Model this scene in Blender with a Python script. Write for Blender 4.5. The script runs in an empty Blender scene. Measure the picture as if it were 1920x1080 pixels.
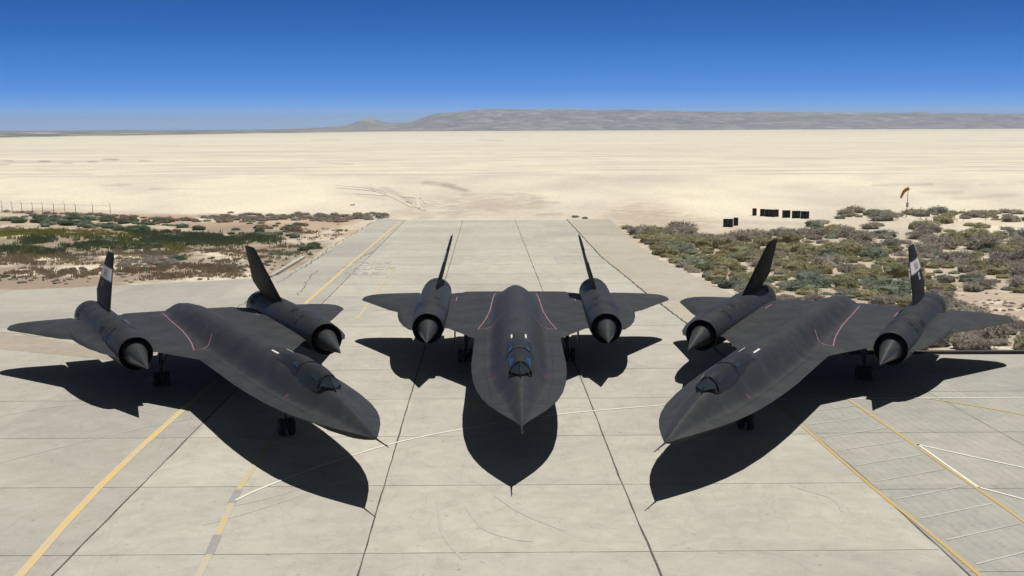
import bpy, bmesh, math, random
import numpy as np
from mathutils import Vector, Matrix, noise as mnoise

# ------------------------------------------------------------------ camera
scene = bpy.context.scene
COL = scene.collection
CAM_H, PITCH, ROLL, FPX = 11.7707, 0.12898, -0.004452, 2358.13     # FPX: focal length for a 1920 px wide frame
cp, sp, cr_, sr_ = math.cos(PITCH), math.sin(PITCH), math.cos(ROLL), math.sin(ROLL)
R0 = Vector((1, 0, 0)); U0 = Vector((0, sp, cp)); F0 = Vector((0, cp, -sp))
RX = R0 * cr_ + U0 * sr_; UX = U0 * cr_ - R0 * sr_
cam_data = bpy.data.cameras.new('camera'); cam = bpy.data.objects.new('camera', cam_data); COL.objects.link(cam)
cam_data.sensor_width = 36.0; cam_data.lens = FPX / 1920 * 36.0
cam_data.clip_start = 0.1; cam_data.clip_end = 60000
M3 = Matrix((RX, UX, -F0)).transposed()
cam.matrix_world = Matrix.Translation((0, 0, CAM_H)) @ M3.to_4x4()
scene.camera = cam

# ------------------------------------------------------------------ world, sun, exposure
SUN_V = Vector((0.1779, 0.1822, 1.0)).normalized()
sun_el = math.asin(SUN_V.z); sun_az = math.atan2(SUN_V.x, SUN_V.y)
world = bpy.data.worlds.new('World'); scene.world = world; world.use_nodes = True
wn, wl = world.node_tree.nodes, world.node_tree.links
wn.clear()
wo = wn.new('ShaderNodeOutputWorld'); bg = wn.new('ShaderNodeBackground')
sky = wn.new('ShaderNodeTexSky'); sky.sky_type = 'NISHITA'; sky.sun_disc = False
sky.sun_elevation = sun_el; sky.sun_rotation = sun_az
sky.altitude = 700; sky.air_density = 1.0; sky.dust_density = 0.6; sky.ozone_density = 1.0
tc = wn.new('ShaderNodeTexCoord'); sep = wn.new('ShaderNodeSeparateXYZ')
hsv = wn.new('ShaderNodeHueSaturation'); hsv.inputs['Saturation'].default_value = 0.5; hsv.inputs['Value'].default_value = 0.38
wl.new(sky.outputs[0], hsv.inputs['Color']); wl.new(hsv.outputs[0], bg.inputs[0]); bg.inputs[1].default_value = 0.05
# the first degrees above the horizon, where a dry desert sky deepens fastest
bg2 = wn.new('ShaderNodeBackground'); rp = wn.new('ShaderNodeValToRGB'); mr = wn.new('ShaderNodeMapRange'); mr.inputs['From Max'].default_value = 0.12
wl.new(tc.outputs['Generated'], sep.inputs[0]); wl.new(sep.outputs[2], mr.inputs[0]); wl.new(mr.outputs[0], rp.inputs[0]); wl.new(rp.outputs[0], bg2.inputs[0])
SK = [(0.0, (.50, .74, 1.15)), (0.004, (.43, .69, 1.14)), (0.0144, (.155, .435, 1.03)), (0.027, (.055, .275, .83)), (0.044, (.030, .215, .68)), (0.0695, (.008, .135, .50)), (0.096, (.002, .092, .39)), (0.12, (.002, .080, .35))]
bg2.inputs[1].default_value = 1.5
el_ = rp.color_ramp.elements
while len(el_) < len(SK): el_.new(.5)
for k_, (z_, c_) in enumerate(SK): el_[k_].position = z_ / .12; el_[k_].color = (*[q_ / 1.5 for q_ in c_], 1)
mr2 = wn.new('ShaderNodeMapRange'); mr2.interpolation_type = 'SMOOTHSTEP'; mr2.inputs['From Min'].default_value = .10; mr2.inputs['From Max'].default_value = .24
ms = wn.new('ShaderNodeMixShader'); wl.new(sep.outputs[2], mr2.inputs[0]); wl.new(mr2.outputs[0], ms.inputs[0]); wl.new(bg2.outputs[0], ms.inputs[1]); wl.new(bg.outputs[0], ms.inputs[2])
wl.new(ms.outputs[0], wo.inputs[0])
sd = bpy.data.lights.new('sun', 'SUN'); sd.energy = 4.75; sd.angle = math.radians(0.5); sd.color = (1.0, 0.972, 0.93)
sun = bpy.data.objects.new('sun', sd); COL.objects.link(sun)
sun.rotation_euler = (-SUN_V).to_track_quat('-Z', 'Y').to_euler(); sun.location = (30, 30, 150)
scene.view_settings.view_transform = 'Standard'; scene.view_settings.look = 'None'
scene.view_settings.exposure = 0.0; scene.view_settings.gamma = 1.0; scene.view_settings.use_curve_mapping = False
scene.cycles.max_bounces = 5; scene.cycles.diffuse_bounces = 2; scene.cycles.volume_bounces = 0

rnd = random.Random(7)
def proj(X, Y, Z):
    Zr = Z - CAM_H
    d = Y * cp - Zr * sp; up = Y * sp + Zr * cp
    u = FPX * X / d; v = -FPX * up / d
    return 960 + u * cr_ - v * sr_, 540 + u * sr_ + v * cr_
def at(u, v, z=0.0):
    a, b = u - 960, v - 540
    x = a * cr_ + b * sr_; y = -a * sr_ + b * cr_
    up = -y / FPX; r = (x / FPX, cp + up * sp, up * cp - sp); t = (z - CAM_H) / r[2]
    return Vector((r[0] * t, r[1] * t, z))

# ------------------------------------------------------------------ helpers
def tag(o, label=None, cat=None, group=None, kind=None):
    if label: o['label'] = label
    if cat: o['category'] = cat
    if group: o['group'] = group
    if kind: o['kind'] = kind
    return o
def obj(name, verts, faces, mat=None, parent=None, smooth=False, edges=()):
    me = bpy.data.meshes.new(name); me.from_pydata([tuple(v) for v in verts], list(edges), faces); me.update()
    if smooth:
        me.polygons.foreach_set('use_smooth', [True] * len(me.polygons))
    if mat is not None:
        me.materials.append(mat)
    o = bpy.data.objects.new(name, me); COL.objects.link(o)
    if parent is not None: o.parent = parent
    return o
def empty(name, loc=(0, 0, 0), rz=0.0):
    o = bpy.data.objects.new(name, None); COL.objects.link(o); o.location = loc; o.rotation_euler = (0, 0, rz)
    o.empty_display_size = 0.5
    return o
class MB:
    def __init__(s): s.v = []; s.f = []
    def add(s, v, f):
        n = len(s.v); s.v += [tuple(p) for p in v]; s.f += [tuple(i + n for i in q) for q in f]
    def box(s, c, d, rot=None):
        x, y, z = d[0] / 2, d[1] / 2, d[2] / 2
        P = [Vector((a * x, b * y, e * z)) for a in (-1, 1) for b in (-1, 1) for e in (-1, 1)]
        if rot is not None: P = [rot @ p for p in P]
        P = [p + Vector(c) for p in P]
        s.add(P, [(0, 1, 3, 2), (4, 6, 7, 5), (0, 4, 5, 1), (2, 3, 7, 6), (0, 2, 6, 4), (1, 5, 7, 3)])
    def tube(s, p0, p1, r0, r1=None, n=12, caps=True):
        if r1 is None: r1 = r0
        s.lathe(p0, p1, [(0, r0), (1, r1)], n, caps, unit=True)
    def lathe(s, p0, p1, prof, n=24, caps=True, unit=False):
        p0 = Vector(p0); p1 = Vector(p1); a = (p1 - p0); L = a.length; a.normalize()
        t = Vector((0, 0, 1)) if abs(a.z) < 0.9 else Vector((1, 0, 0))
        e1 = a.cross(t).normalized(); e2 = a.cross(e1).normalized()
        V = []; F = []
        for d, r in prof:
            dd = d * L if unit else d
            for k in range(n):
                an = 2 * math.pi * k / n
                V.append(p0 + a * dd + (e1 * math.cos(an) + e2 * math.sin(an)) * r)
        for i in range(len(prof) - 1):
            for k in range(n):
                k2 = (k + 1) % n
                F.append((i * n + k, i * n + k2, (i + 1) * n + k2, (i + 1) * n + k))
        if caps:
            F.append(tuple(range(n))[::-1]); F.append(tuple((len(prof) - 1) * n + k for k in range(n)))
        s.add(V, F)
    def build(s, name, mat, parent=None, smooth=False):
        return obj(name, s.v, s.f, mat, parent, smooth)
def grid_faces(nr, nc, flip=False, off=0):
    F = []
    for i in range(nr - 1):
        for j in range(nc - 1):
            a = off + i * nc + j; q = (a, a + 1, a + nc + 1, a + nc)
            F.append(q[::-1] if flip else q)
    return F

# ------------------------------------------------------------------ materials
def mat_base(name):
    m = bpy.data.materials.new(name); m.use_nodes = True
    nt = m.node_tree; b = nt.nodes['Principled BSDF']
    return m, nt, b
def noise_node(nt, scale, detail=6, rough=0.6, vec=None, dist=0.0):
    n = nt.nodes.new('ShaderNodeTexNoise'); n.inputs['Scale'].default_value = scale; n.inputs['Detail'].default_value = detail
    n.inputs['Roughness'].default_value = rough; n.inputs['Distortion'].default_value = dist
    if vec is not None: nt.links.new(vec, n.inputs['Vector'])
    return n
def ramp(nt, inp, stops):
    r = nt.nodes.new('ShaderNodeValToRGB'); e = r.color_ramp.elements
    while len(e) < len(stops): e.new(0.5)
    for k, (p, c) in enumerate(stops):
        e[k].position = p; e[k].color = (*c, 1) if len(c) == 3 else c
    nt.links.new(inp, r.inputs[0]); return r
def mix(nt, fac, a, b, mode='MIX'):
    m = nt.nodes.new('ShaderNodeMix'); m.data_type = 'RGBA'; m.blend_type = mode
    for i, v in ((0, fac), (6, a), (7, b)):
        if hasattr(v, 'links') or hasattr(v, 'is_linked'): nt.links.new(v, m.inputs[i])
        elif isinstance(v, (int, float)): m.inputs[i].default_value = v
        else: m.inputs[i].default_value = (*v, 1)
    return m.outputs[2]
def coords(nt, kind='Object', scale=(1, 1, 1)):
    t = nt.nodes.new('ShaderNodeTexCoord'); mp = nt.nodes.new('ShaderNodeMapping'); mp.inputs['Scale'].default_value = scale
    nt.links.new(t.outputs[kind], mp.inputs['Vector']); return mp.outputs[0]
def bump(nt, b, h, strength, dist=0.02):
    n = nt.nodes.new('ShaderNodeBump'); n.inputs['Strength'].default_value = strength; n.inputs['Distance'].default_value = dist
    nt.links.new(h, n.inputs['Height']); nt.links.new(n.outputs[0], b.inputs['Normal'])
def simple(name, col, rough=0.6, metal=0.0, var=0.12, scale=8.0, spec=0.5):
    m, nt, b = mat_base(name)
    n = noise_node(nt, scale, 4, 0.6, coords(nt))
    r = ramp(nt, n.outputs[0], [(0.3, tuple(c * (1 - var) for c in col)), (0.7, tuple(min(1, c * (1 + var)) for c in col))])
    nt.links.new(r.outputs[0], b.inputs['Base Color']); b.inputs['Roughness'].default_value = rough
    b.inputs['Metallic'].default_value = metal; b.inputs['Specular IOR Level'].default_value = spec
    return m

def black_paint(name, base=0.036, rough=0.5, streak=(1.0, 0.25, 1.0), spec=0.2):
    m, nt, b = mat_base(name)
    v = coords(nt)
    n1 = noise_node(nt, 0.9, 8, 0.65, v, 0.6)
    n2 = noise_node(nt, 26.0, 3, 0.7, coords(nt, 'Object', streak))
    n3 = noise_node(nt, 5.0, 5, 0.7, coords(nt, 'Object', (1, .35, 1)), 1.2)
    c1 = ramp(nt, n1.outputs[0], [(0.3, (base * .74, base * .78, base * .80)), (0.72, (base * 1.22, base * 1.26, base * 1.28))])
    c2 = ramp(nt, n2.outputs[0], [(0.25, (.74,) * 3), (0.8, (1.3,) * 3)])
    c3 = ramp(nt, n3.outputs[0], [(0.56, (1,) * 3), (0.74, (1.5, 1.46, 1.42))])
    c = mix(nt, 1.0, c1.outputs[0], c2.outputs[0], 'MULTIPLY'); c = mix(nt, 1.0, c, c3.outputs[0], 'MULTIPLY')
    nt.links.new(c, b.inputs['Base Color'])
    rr = ramp(nt, n1.outputs[0], [(0.3, (rough * .9,) * 3), (0.7, (rough * 1.15,) * 3)])
    nt.links.new(rr.outputs[0], b.inputs['Roughness']); b.inputs['Specular IOR Level'].default_value = spec
    bump(nt, b, n2.outputs[0], 0.06, 0.01)
    return m
M_BLACK = black_paint('black_aircraft_paint')
M_NAC = black_paint('black_nacelle_paint', 0.031, 0.46, spec=.22)
M_SPIKE = black_paint('spike_paint', 0.040, 0.32, spec=0.4)
M_SEAM = black_paint('worn_seam', 0.075, 0.6)
M_FIN = black_paint('fin_paint', 0.013, 0.6, spec=0.08)
M_CANOPY = black_paint('canopy_paint', 0.022, 0.42)
M_VENT = simple('vent_black', (0.006, 0.006, 0.007), 0.8, 0, .2)
M_LOUV = black_paint('louvre_paint', 0.013, 0.5)
M_PINK = simple('faded_red_line', (0.25, 0.115, 0.15), 0.7, 0, .25, 3)
M_WHITE = simple('white_paint', (0.66, 0.65, 0.63), 0.6, 0, .08, 4)
M_GREYP = simple('grey_paint', (0.20, 0.20, 0.205), 0.6, 0, .08, 4)
M_REDP = simple('red_letters', (0.30, 0.10, 0.09), 0.6, 0, .1, 4)
M_MARK = simple('faint_red_mark', (0.11, 0.035, 0.05), 0.6, 0, .1, 4)
M_RUB = simple('tyre_rubber', (0.007, 0.007, 0.007), 0.85, 0, .2)
M_STRUT = simple('strut_metal', (0.035, 0.035, 0.036), 0.5, 0.2, .15)
M_STEEL = simple('bare_steel', (0.45, 0.45, 0.44), 0.35, 0.8, .15)
M_RIM = simple('wheel_rim', (0.02, 0.02, 0.02), 0.5, 0.2, .15)
def glass_mat():
    m, nt, b = mat_base('cockpit_glass')
    b.inputs['Base Color'].default_value = (0.02, 0.03, 0.04, 1); b.inputs['Roughness'].default_value = 0.22
    b.inputs['Specular IOR Level'].default_value = 0.55; b.inputs['IOR'].default_value = 1.6
    b.inputs['Coat Weight'].default_value = 0.3; b.inputs['Coat Roughness'].default_value = 0.03
    return m
M_GLASS = glass_mat()

def concrete_mat(name, c_lo, c_hi, slab=(6.6, 8.0), groove=False):
    m, nt, b = mat_base(name)
    v = coords(nt)
    big = noise_node(nt, 0.09, 5, 0.6, v, 0.5); mid = noise_node(nt, 0.9, 8, 0.72, v, 0.3); fine = noise_node(nt, 14, 4, 0.8, v)
    c = ramp(nt, mid.outputs[0], [(0.28, c_lo), (0.72, c_hi)]).outputs[0]
    cb = ramp(nt, big.outputs[0], [(0.3, (.87, .87, .865)), (0.7, (1.08, 1.07, 1.06))])
    c = mix(nt, 1.0, c, cb.outputs[0], 'MULTIPLY')
    cf = ramp(nt, fine.outputs[0], [(0.25, (.86,) * 3), (0.75, (1.11,) * 3)])
    c = mix(nt, 1.0, c, cf.outputs[0], 'MULTIPLY')
    # slab to slab tint
    sx = nt.nodes.new('ShaderNodeSeparateXYZ'); nt.links.new(v, sx.inputs[0])
    def fl(o, s, off):
        a = nt.nodes.new('ShaderNodeMath'); a.operation = 'MULTIPLY_ADD'; a.inputs[1].default_value = 1 / s; a.inputs[2].default_value = off
        nt.links.new(o, a.inputs[0]); f = nt.nodes.new('ShaderNodeMath'); f.operation = 'FLOOR'; nt.links.new(a.outputs[0], f.inputs[0]); return f.outputs[0]
    cx = nt.nodes.new('ShaderNodeCombineXYZ')
    nt.links.new(fl(sx.outputs[0], slab[1], 0.53), cx.inputs[0]); nt.links.new(fl(sx.outputs[1], slab[0], -33.6 / slab[0]), cx.inputs[1])
    wnz = nt.nodes.new('ShaderNodeTexWhiteNoise'); nt.links.new(cx.outputs[0], wnz.inputs['Vector'])
    cs = ramp(nt, wnz.outputs['Value'], [(0.0, (.92, .92, .93)), (1.0, (1.05, 1.045, 1.03))])
    c = mix(nt, 1.0, c, cs.outputs[0], 'MULTIPLY')
    # dark rubber swirls and stains
    st = noise_node(nt, 0.22, 3, 0.5, coords(nt, 'Object', (1, .45, 1)), 3.5)
    cst = ramp(nt, st.outputs[0], [(0.475, (1, 1, 1)), (0.50, (.93, .93, .935)), (0.525, (1, 1, 1))])
    c = mix(nt, 1.0, c, cst.outputs[0], 'MULTIPLY')
    sp_ = noise_node(nt, 3.2, 2, 0.5, v)
    csp = ramp(nt, sp_.outputs[0], [(0.67, (1, 1, 1)), (0.73, (.80, .79, .78))])
    c = mix(nt, 1.0, c, csp.outputs[0], 'MULTIPLY')
    if groove:
        w = nt.nodes.new('ShaderNodeTexWave'); w.wave_type = 'BANDS'; w.bands_direction = 'X'
        w.inputs['Scale'].default_value = 0.9; w.inputs['Distortion'].default_value = 1.2; w.inputs['Detail'].default_value = 3
        mp = nt.nodes.new('ShaderNodeMapping'); mp.inputs['Rotation'].default_value = (0, 0, -0.08); nt.links.new(v, mp.inputs['Vector'])
        nt.links.new(mp.outputs[0], w.inputs['Vector'])
        cw = ramp(nt, w.outputs[0], [(0.0, (.965,) * 3), (0.5, (1.02,) * 3)])
        c = mix(nt, 1.0, c, cw.outputs[0], 'MULTIPLY')
    nt.links.new(c, b.inputs['Base Color']); b.inputs['Roughness'].default_value = 0.9; b.inputs['Specular IOR Level'].default_value = 0.25
    bump(nt, b, fine.outputs[0], 0.15, 0.01)
    return m
M_CONC = concrete_mat('runway_concrete', (0.370, 0.355, 0.30), (0.485, 0.465, 0.395))
M_CONCL = concrete_mat('apron_concrete', (0.34, 0.325, 0.275), (0.425, 0.405, 0.355))
M_CONCR = concrete_mat('apron_grey_concrete', (0.30, 0.295, 0.26), (0.385, 0.375, 0.325), groove=True)
M_SHOULD = concrete_mat('shoulder_asphalt', (0.38, 0.345, 0.275), (0.46, 0.42, 0.34), slab=(40, 60))
def paint_mat(name, col, under, thr=0.52, scale=2.2):
    m, nt, b = mat_base(name); v = coords(nt)
    n = noise_node(nt, scale, 8, 0.75, coords(nt, 'Object', (1.6, .6, 1)), 0.3); n2 = noise_node(nt, 0.35, 3, 0.6, v)
    s = nt.nodes.new('ShaderNodeMath'); s.operation = 'ADD'; nt.links.new(n.outputs[0], s.inputs[0]); nt.links.new(n2.outputs[0], s.inputs[1])
    r = ramp(nt, s.outputs[0], [(thr + .0, (0,) * 3), (min(1, thr + .2), (1,) * 3)])
    # ramp works on sum/2
    d = nt.nodes.new('ShaderNodeMath'); d.operation = 'MULTIPLY'; d.inputs[1].default_value = 0.5; nt.links.new(s.outputs[0], d.inputs[0]); nt.links.new(d.outputs[0], r.inputs[0])
    c = mix(nt, r.outputs[0], col, under)
    nt.links.new(c, b.inputs['Base Color']); b.inputs['Roughness'].default_value = 0.85
    return m
M_YEL = paint_mat('yellow_line_paint', (0.60, 0.42, 0.15), (0.47, 0.41, 0.29), 0.40)
M_YELF = paint_mat('faded_yellow_paint', (0.50, 0.39, 0.17), (0.43, 0.40, 0.32), 0.40)
M_YELR = paint_mat('ochre_line_paint', (0.47, 0.32, 0.11), (0.40, 0.36, 0.27), 0.47)
M_WLINE = paint_mat('white_line_paint', (0.66, 0.65, 0.56), (0.46, 0.45, 0.38), 0.52)
M_WFADE = paint_mat('worn_white_paint', (0.50, 0.495, 0.44), (0.375, 0.365, 0.325), 0.36, 4)
M_JOINT = simple('joint_sealant', (0.075, 0.07, 0.06), 0.9, 0, .3, 3)
M_JOINTF = simple('narrow_joint', (0.19, 0.18, 0.15), 0.9, 0, .3, 1)
M_SCRUBP = simple('blacked_out_line', (0.28, 0.268, 0.26), 0.9, 0, .15, 3)
M_LILAC = paint_mat('faded_lettering', (0.36, 0.335, 0.33), (0.42, 0.405, 0.34), 0.44, 3)
M_KERB = simple('dark_kerb', (0.05, 0.048, 0.045), 0.9, 0, .3, 2)
M_BROWN = concrete_mat('dusty_asphalt', (0.30, 0.26, 0.21), (0.39, 0.34, 0.275), slab=(40, 60))

# ------------------------------------------------------------------ ground: one sheet out to the horizon
RE = 6371000.0
def ss(a, b, x):
    t = np.clip((x - a) / (b - a), 0, 1); return t * t * (3 - 2 * t)
def terr(X, Y):
    D = np.sqrt(X * X + Y * Y)
    return -0.06 - 11.0 * ss(200, 1800, D) - D * D / (2 * RE)
def fbm(P, H=1.0, lac=2.1, octv=5):
    return mnoise.fractal(P, H, lac, octv)
def nz(x, y, s, k=0.0, o=5):
    return mnoise.fractal(Vector((x / s + k, y / s - k, k * 0.37)), 0.9, 2.1, o)
# soil colour fields are laid down as strokes on the ground (pixel pairs are only a way to write ground points)
EDGE = [(-900, 264), (0, 258.5), (320, 253.5), (640, 248.5), (960, 243.5), (1280, 241.5), (1920, 241.5), (2900, 243)]
ex = np.array([p[0] for p in EDGE], float); ey = np.array([p[1] for p in EDGE], float)
def seg_d(u, v, pts, asp):
    best = np.full(u.shape, 1e9)
    for (x0, y0), (x1, y1) in zip(pts[:-1], pts[1:]):
        dx, dy = (x1 - x0), (y1 - y0) * asp
        px, py = u - x0, (v - y0) * asp
        t = np.clip((px * dx + py * dy) / (dx * dx + dy * dy + 1e-9), 0, 1)
        best = np.minimum(best, np.hypot(px - t * dx, py - t * dy))
    return best
rowsY = [40.0]
while rowsY[-1] < 17000:
    y = rowsY[-1]; rowsY.append(y * (1.0062 if y < 240 else 1.011))
rowsY = np.array(rowsY)
ts = np.concatenate([np.linspace(-2.6, -0.50, 14)[:-1], np.linspace(-0.50, 0.50, 380), np.linspace(0.50, 2.6, 14)[1:]])
TT, YY = np.meshgrid(ts, rowsY); XX = TT * (YY + 12)
ZZ = terr(XX, YY)
UU, VV = proj(XX, YY, ZZ)
n1 = np.zeros(XX.shape); n2 = np.zeros(XX.shape); n3 = np.zeros(XX.shape)
for i in range(XX.shape[0]):
    Y = YY[i, 0]; near = Y < 420
    for j in range(XX.shape[1]):
        x = XX[i, j]
        if near:
            n1[i, j] = nz(x, Y, 9.0, 3.1, 4); n2[i, j] = nz(x, Y, 2.2, 8.7, 3)
        n3[i, j] = nz(x, Y, 14 + Y * 0.12, 1.3, 5) if Y < 300 else nz(math.log(Y) * 30 * 2.2, x / Y * 9, 1.4, 5.1, 5)
def lerp(a, b, t): return a + (b - a) * t[..., None]
C = lambda r, g, b: np.array([r, g, b])
lake = C(0.665, 0.61, 0.475); lake2 = C(0.49, 0.435, 0.365)
colr = lerp(lake[None, None, :] * np.ones(XX.shape + (3,)), lake2, np.clip(0.40 + n3 * 1.0, 0, 1))
# bright distant part of the lake bed
colr = lerp(colr, np.broadcast_to(C(0.70, 0.65, 0.50), colr.shape), ss(900, 2200, YY) * 0.5)
# darker smudges and vehicle tracks
def stroke(pts, w, asp, col, k, soft=0.5, useN=None):
    global colr
    d = seg_d(UU, VV, pts, asp); 
    f = (1 - ss(w * (1 - soft), w * (1 + soft), d)) * k
    if useN is not None: f = np.clip(f * (1 + useN * 1.6), 0, 1)
    f = np.where(YY > 35, f, 0)
    colr = lerp(colr, np.broadcast_to(np.array(col), colr.shape), f)
SM = (0.34, 0.29, 0.24)
for (u0, v0, u1, v1, w, k) in [(800, 343, 845, 348, 9, .55), (835, 347, 872, 357, 7, .6), (720, 352, 790, 388, 6, .4), (690, 350, 770, 378, 5, .3),
        (640, 362, 720, 372, 7, .3), (740, 398, 800, 404, 12, .35), (870, 365, 985, 364, 6, .35), (900, 385, 990, 380, 26, .3), (860, 396, 900, 384, 14, .18),
        (1000, 380, 1045, 380, 5, .45), (1010, 403, 1050, 401, 6, .35), (285, 354, 390, 354, 5, .42), (190, 347, 240, 346, 5, .35), (0, 351, 25, 351, 4, .3),
        (60, 355, 110, 355, 4, .25), (1255, 370, 1460, 368, 6, .3), (1640, 347, 1745, 346, 6, .42), (1730, 360, 1800, 361, 7, .4), (1840, 346, 1900, 347, 5, .3),
        (1280, 366, 1350, 365, 4, .28), (1230, 410, 1500, 420, 8, .28), (600, 304, 660, 308, 3, .5), (585, 263, 640, 262, 3, .2), (900, 262, 945, 264, 3, .3),
        (560, 420, 740, 404, 9, .35), (1150, 408, 1250, 415, 14, .3), (70, 318, 170, 328, 6, .18), (1790, 372, 1900, 366, 8, .3), (0, 300, 22, 302, 3, .7), (76, 302, 92, 303, 4, .75),
        (118, 306, 134, 306, 3, .6), (165, 303.5, 178, 303.5, 3, .7), (198, 298.5, 220, 299.5, 4, .8), (262, 301.5, 280, 302, 3.5, .7), (0, 309, 16, 308, 3, .6),
        (20, 306, 200, 301, 1.5, .25), (0, 364, 130, 363, 4, .28)]:
    stroke([(u0, v0), (u1, v1)], w, 2.4, SM, k, 0.7, n3)
near = YY < 240
dist = (1 - ss(20, 60, seg_d(UU, VV, [(800, 396), (880, 384), (990, 382)], 2.0))) * np.clip(.45 + n2 * 1.8 + n1 * .8, 0, 1) * .85 * (YY > 150)
colr = lerp(colr, np.broadcast_to(np.array((.42, .365, .295)), colr.shape), dist)
# --- left desert scrub soil
asp = 2.0
tan_ = (0.40, 0.31, 0.225); brn = (0.30, 0.235, 0.175); pal = (0.62, 0.55, 0.42)
Lmask = [(-400, 470), (0, 468), (300, 470), (560, 462)]
stroke([(-600, 415), (100, 415), (400, 425), (640, 425)], 44, 2.2, tan_, .95, .35, n1)
stroke([(-600, 490), (0, 490), (350, 490), (470, 480)], 110, 2.0, brn, 1.0, .25, n1)
stroke([(-300, 450), (250, 455), (560, 470)], 60, 2.2, (0.27, 0.23, 0.16), .9, .5, n2)
for s in ([(0, 492), (60, 484), (120, 490)], [(30, 512), (150, 506), (260, 500)], [(380, 478), (450, 482), (470, 480)], [(360, 524), (470, 516)], [(0, 440), (60, 436)], [(130, 500), (190, 497)],
          [(200, 482), (300, 484)], [(270, 455), (290, 456)]):
    stroke(s, 13, 2.4, pal, 1.0, .8, n2)
for s, w in (([(-200, 398), (0, 402), (120, 409), (260, 421), (420, 440), (560, 452), (640, 446)], 5), ([(560, 450), (640, 432), (740, 408)], 12), ([(600, 480), (650, 450), (700, 425)], 10)):
    stroke(s, w, 2.2, (0.52, 0.45, 0.35), .9, .5, n2)
stroke([(380, 405), (560, 408), (720, 406)], 10, 2.4, (0.34, 0.28, 0.23), .8, .6, n2)
# --- right desert scrub soil
stroke([(1200, 440), (1330, 480), (1500, 500), (2500, 520)], 90, 1.6, (0.46, 0.385, 0.295), 1.0, .35, n2)
stroke([(1600, 600), (2500, 600)], 130, 1.8, (0.42, 0.345, 0.265), 1.0, .3, n2)
stroke([(1560, 424), (1700, 418), (1920, 414), (2300, 410)], 16, 2.2, (0.56, 0.49, 0.375), .9, .5, n2)
# --- plain beyond the lake bed
vedge = np.interp(UU, ex, ey)
beyond = ss(0.0, 1.2, vedge - VV + n3 * 0.8) * (YY > 900)
nb = np.zeros(XX.shape)
for i in range(XX.shape[0]):
    if YY[i, 0] > 900:
        for j in range(XX.shape[1]): nb[i, j] = nz(math.log(YY[i, 0]) * 26, XX[i, j] / YY[i, 0] * 22, 1.0, 2.2, 4)
bcol = lerp(np.broadcast_to(C(0.15, 0.135, 0.12), colr.shape), np.broadcast_to(C(0.60, 0.56, 0.50), colr.shape), ss(0.05, 0.55, nb))
colr = lerp(colr, bcol, beyond)
# small relief near by
ZZ = ZZ + np.where(near, n1 * 0.10 + n2 * 0.05, 0) * ss(16, 19, np.abs(XX + 2) ) * np.where(XX < 0, ss(99, 104, YY), 1) * ss(160, 150, YY) * ss(64, 68, YY)
gm_v = np.stack([XX, YY, ZZ], -1).reshape(-1, 3)
def attr_mat(name, scale_f, bstr):
    m, nt, b = mat_base(name)
    a = nt.nodes.new('ShaderNodeVertexColor'); a.layer_name = 'soil'
    v = coords(nt); f = noise_node(nt, scale_f, 7, 0.75, v); g = noise_node(nt, 0.05, 6, 0.7, coords(nt, 'Object', (1, .35, 1)), .4)
    cf = ramp(nt, f.outputs[0], [(0.25, (.78, .77, .76)), (0.75, (1.2, 1.2, 1.2))])
    cg = ramp(nt, g.outputs[0], [(0.3, (.89, .89, .905)), (0.7, (1.07, 1.06, 1.04))])
    c = mix(nt, 1.0, a.outputs[0], cf.outputs[0], 'MULTIPLY'); c = mix(nt, 1.0, c, cg.outputs[0], 'MULTIPLY')
    nt.links.new(c, b.inputs['Base Color']); b.inputs['Roughness'].default_value = 0.95; b.inputs['Specular IOR Level'].default_value = 0.15
    bump(nt, b, f.outputs[0], bstr, 0.08)
    return m
M_GROUND = attr_mat('desert_soil', 1.3, 0.35)
nr, nc = XX.shape
go = obj('ground', gm_v.tolist(), grid_faces(nr, nc), M_GROUND, None, True)
ca = go.data.color_attributes.new('soil', 'FLOAT_COLOR', 'POINT')
rgba = np.concatenate([np.clip(colr.reshape(-1, 3), 0.02, 0.75), np.ones((nr * nc, 1))], 1).astype(np.float32)
ca.data.foreach_set('color', rgba.ravel()); tag(go, kind='structure')
be = obj('ground', [(-9000, -6000, -.12), (9000, -6000, -.12), (9000, 40.5, -.12), (-9000, 40.5, -.12)], [(0, 1, 2, 3)],
         simple('desert_soil_behind', (0.45, 0.38, 0.29), .95, 0, .1, .05)); tag(be, kind='structure')

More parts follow.
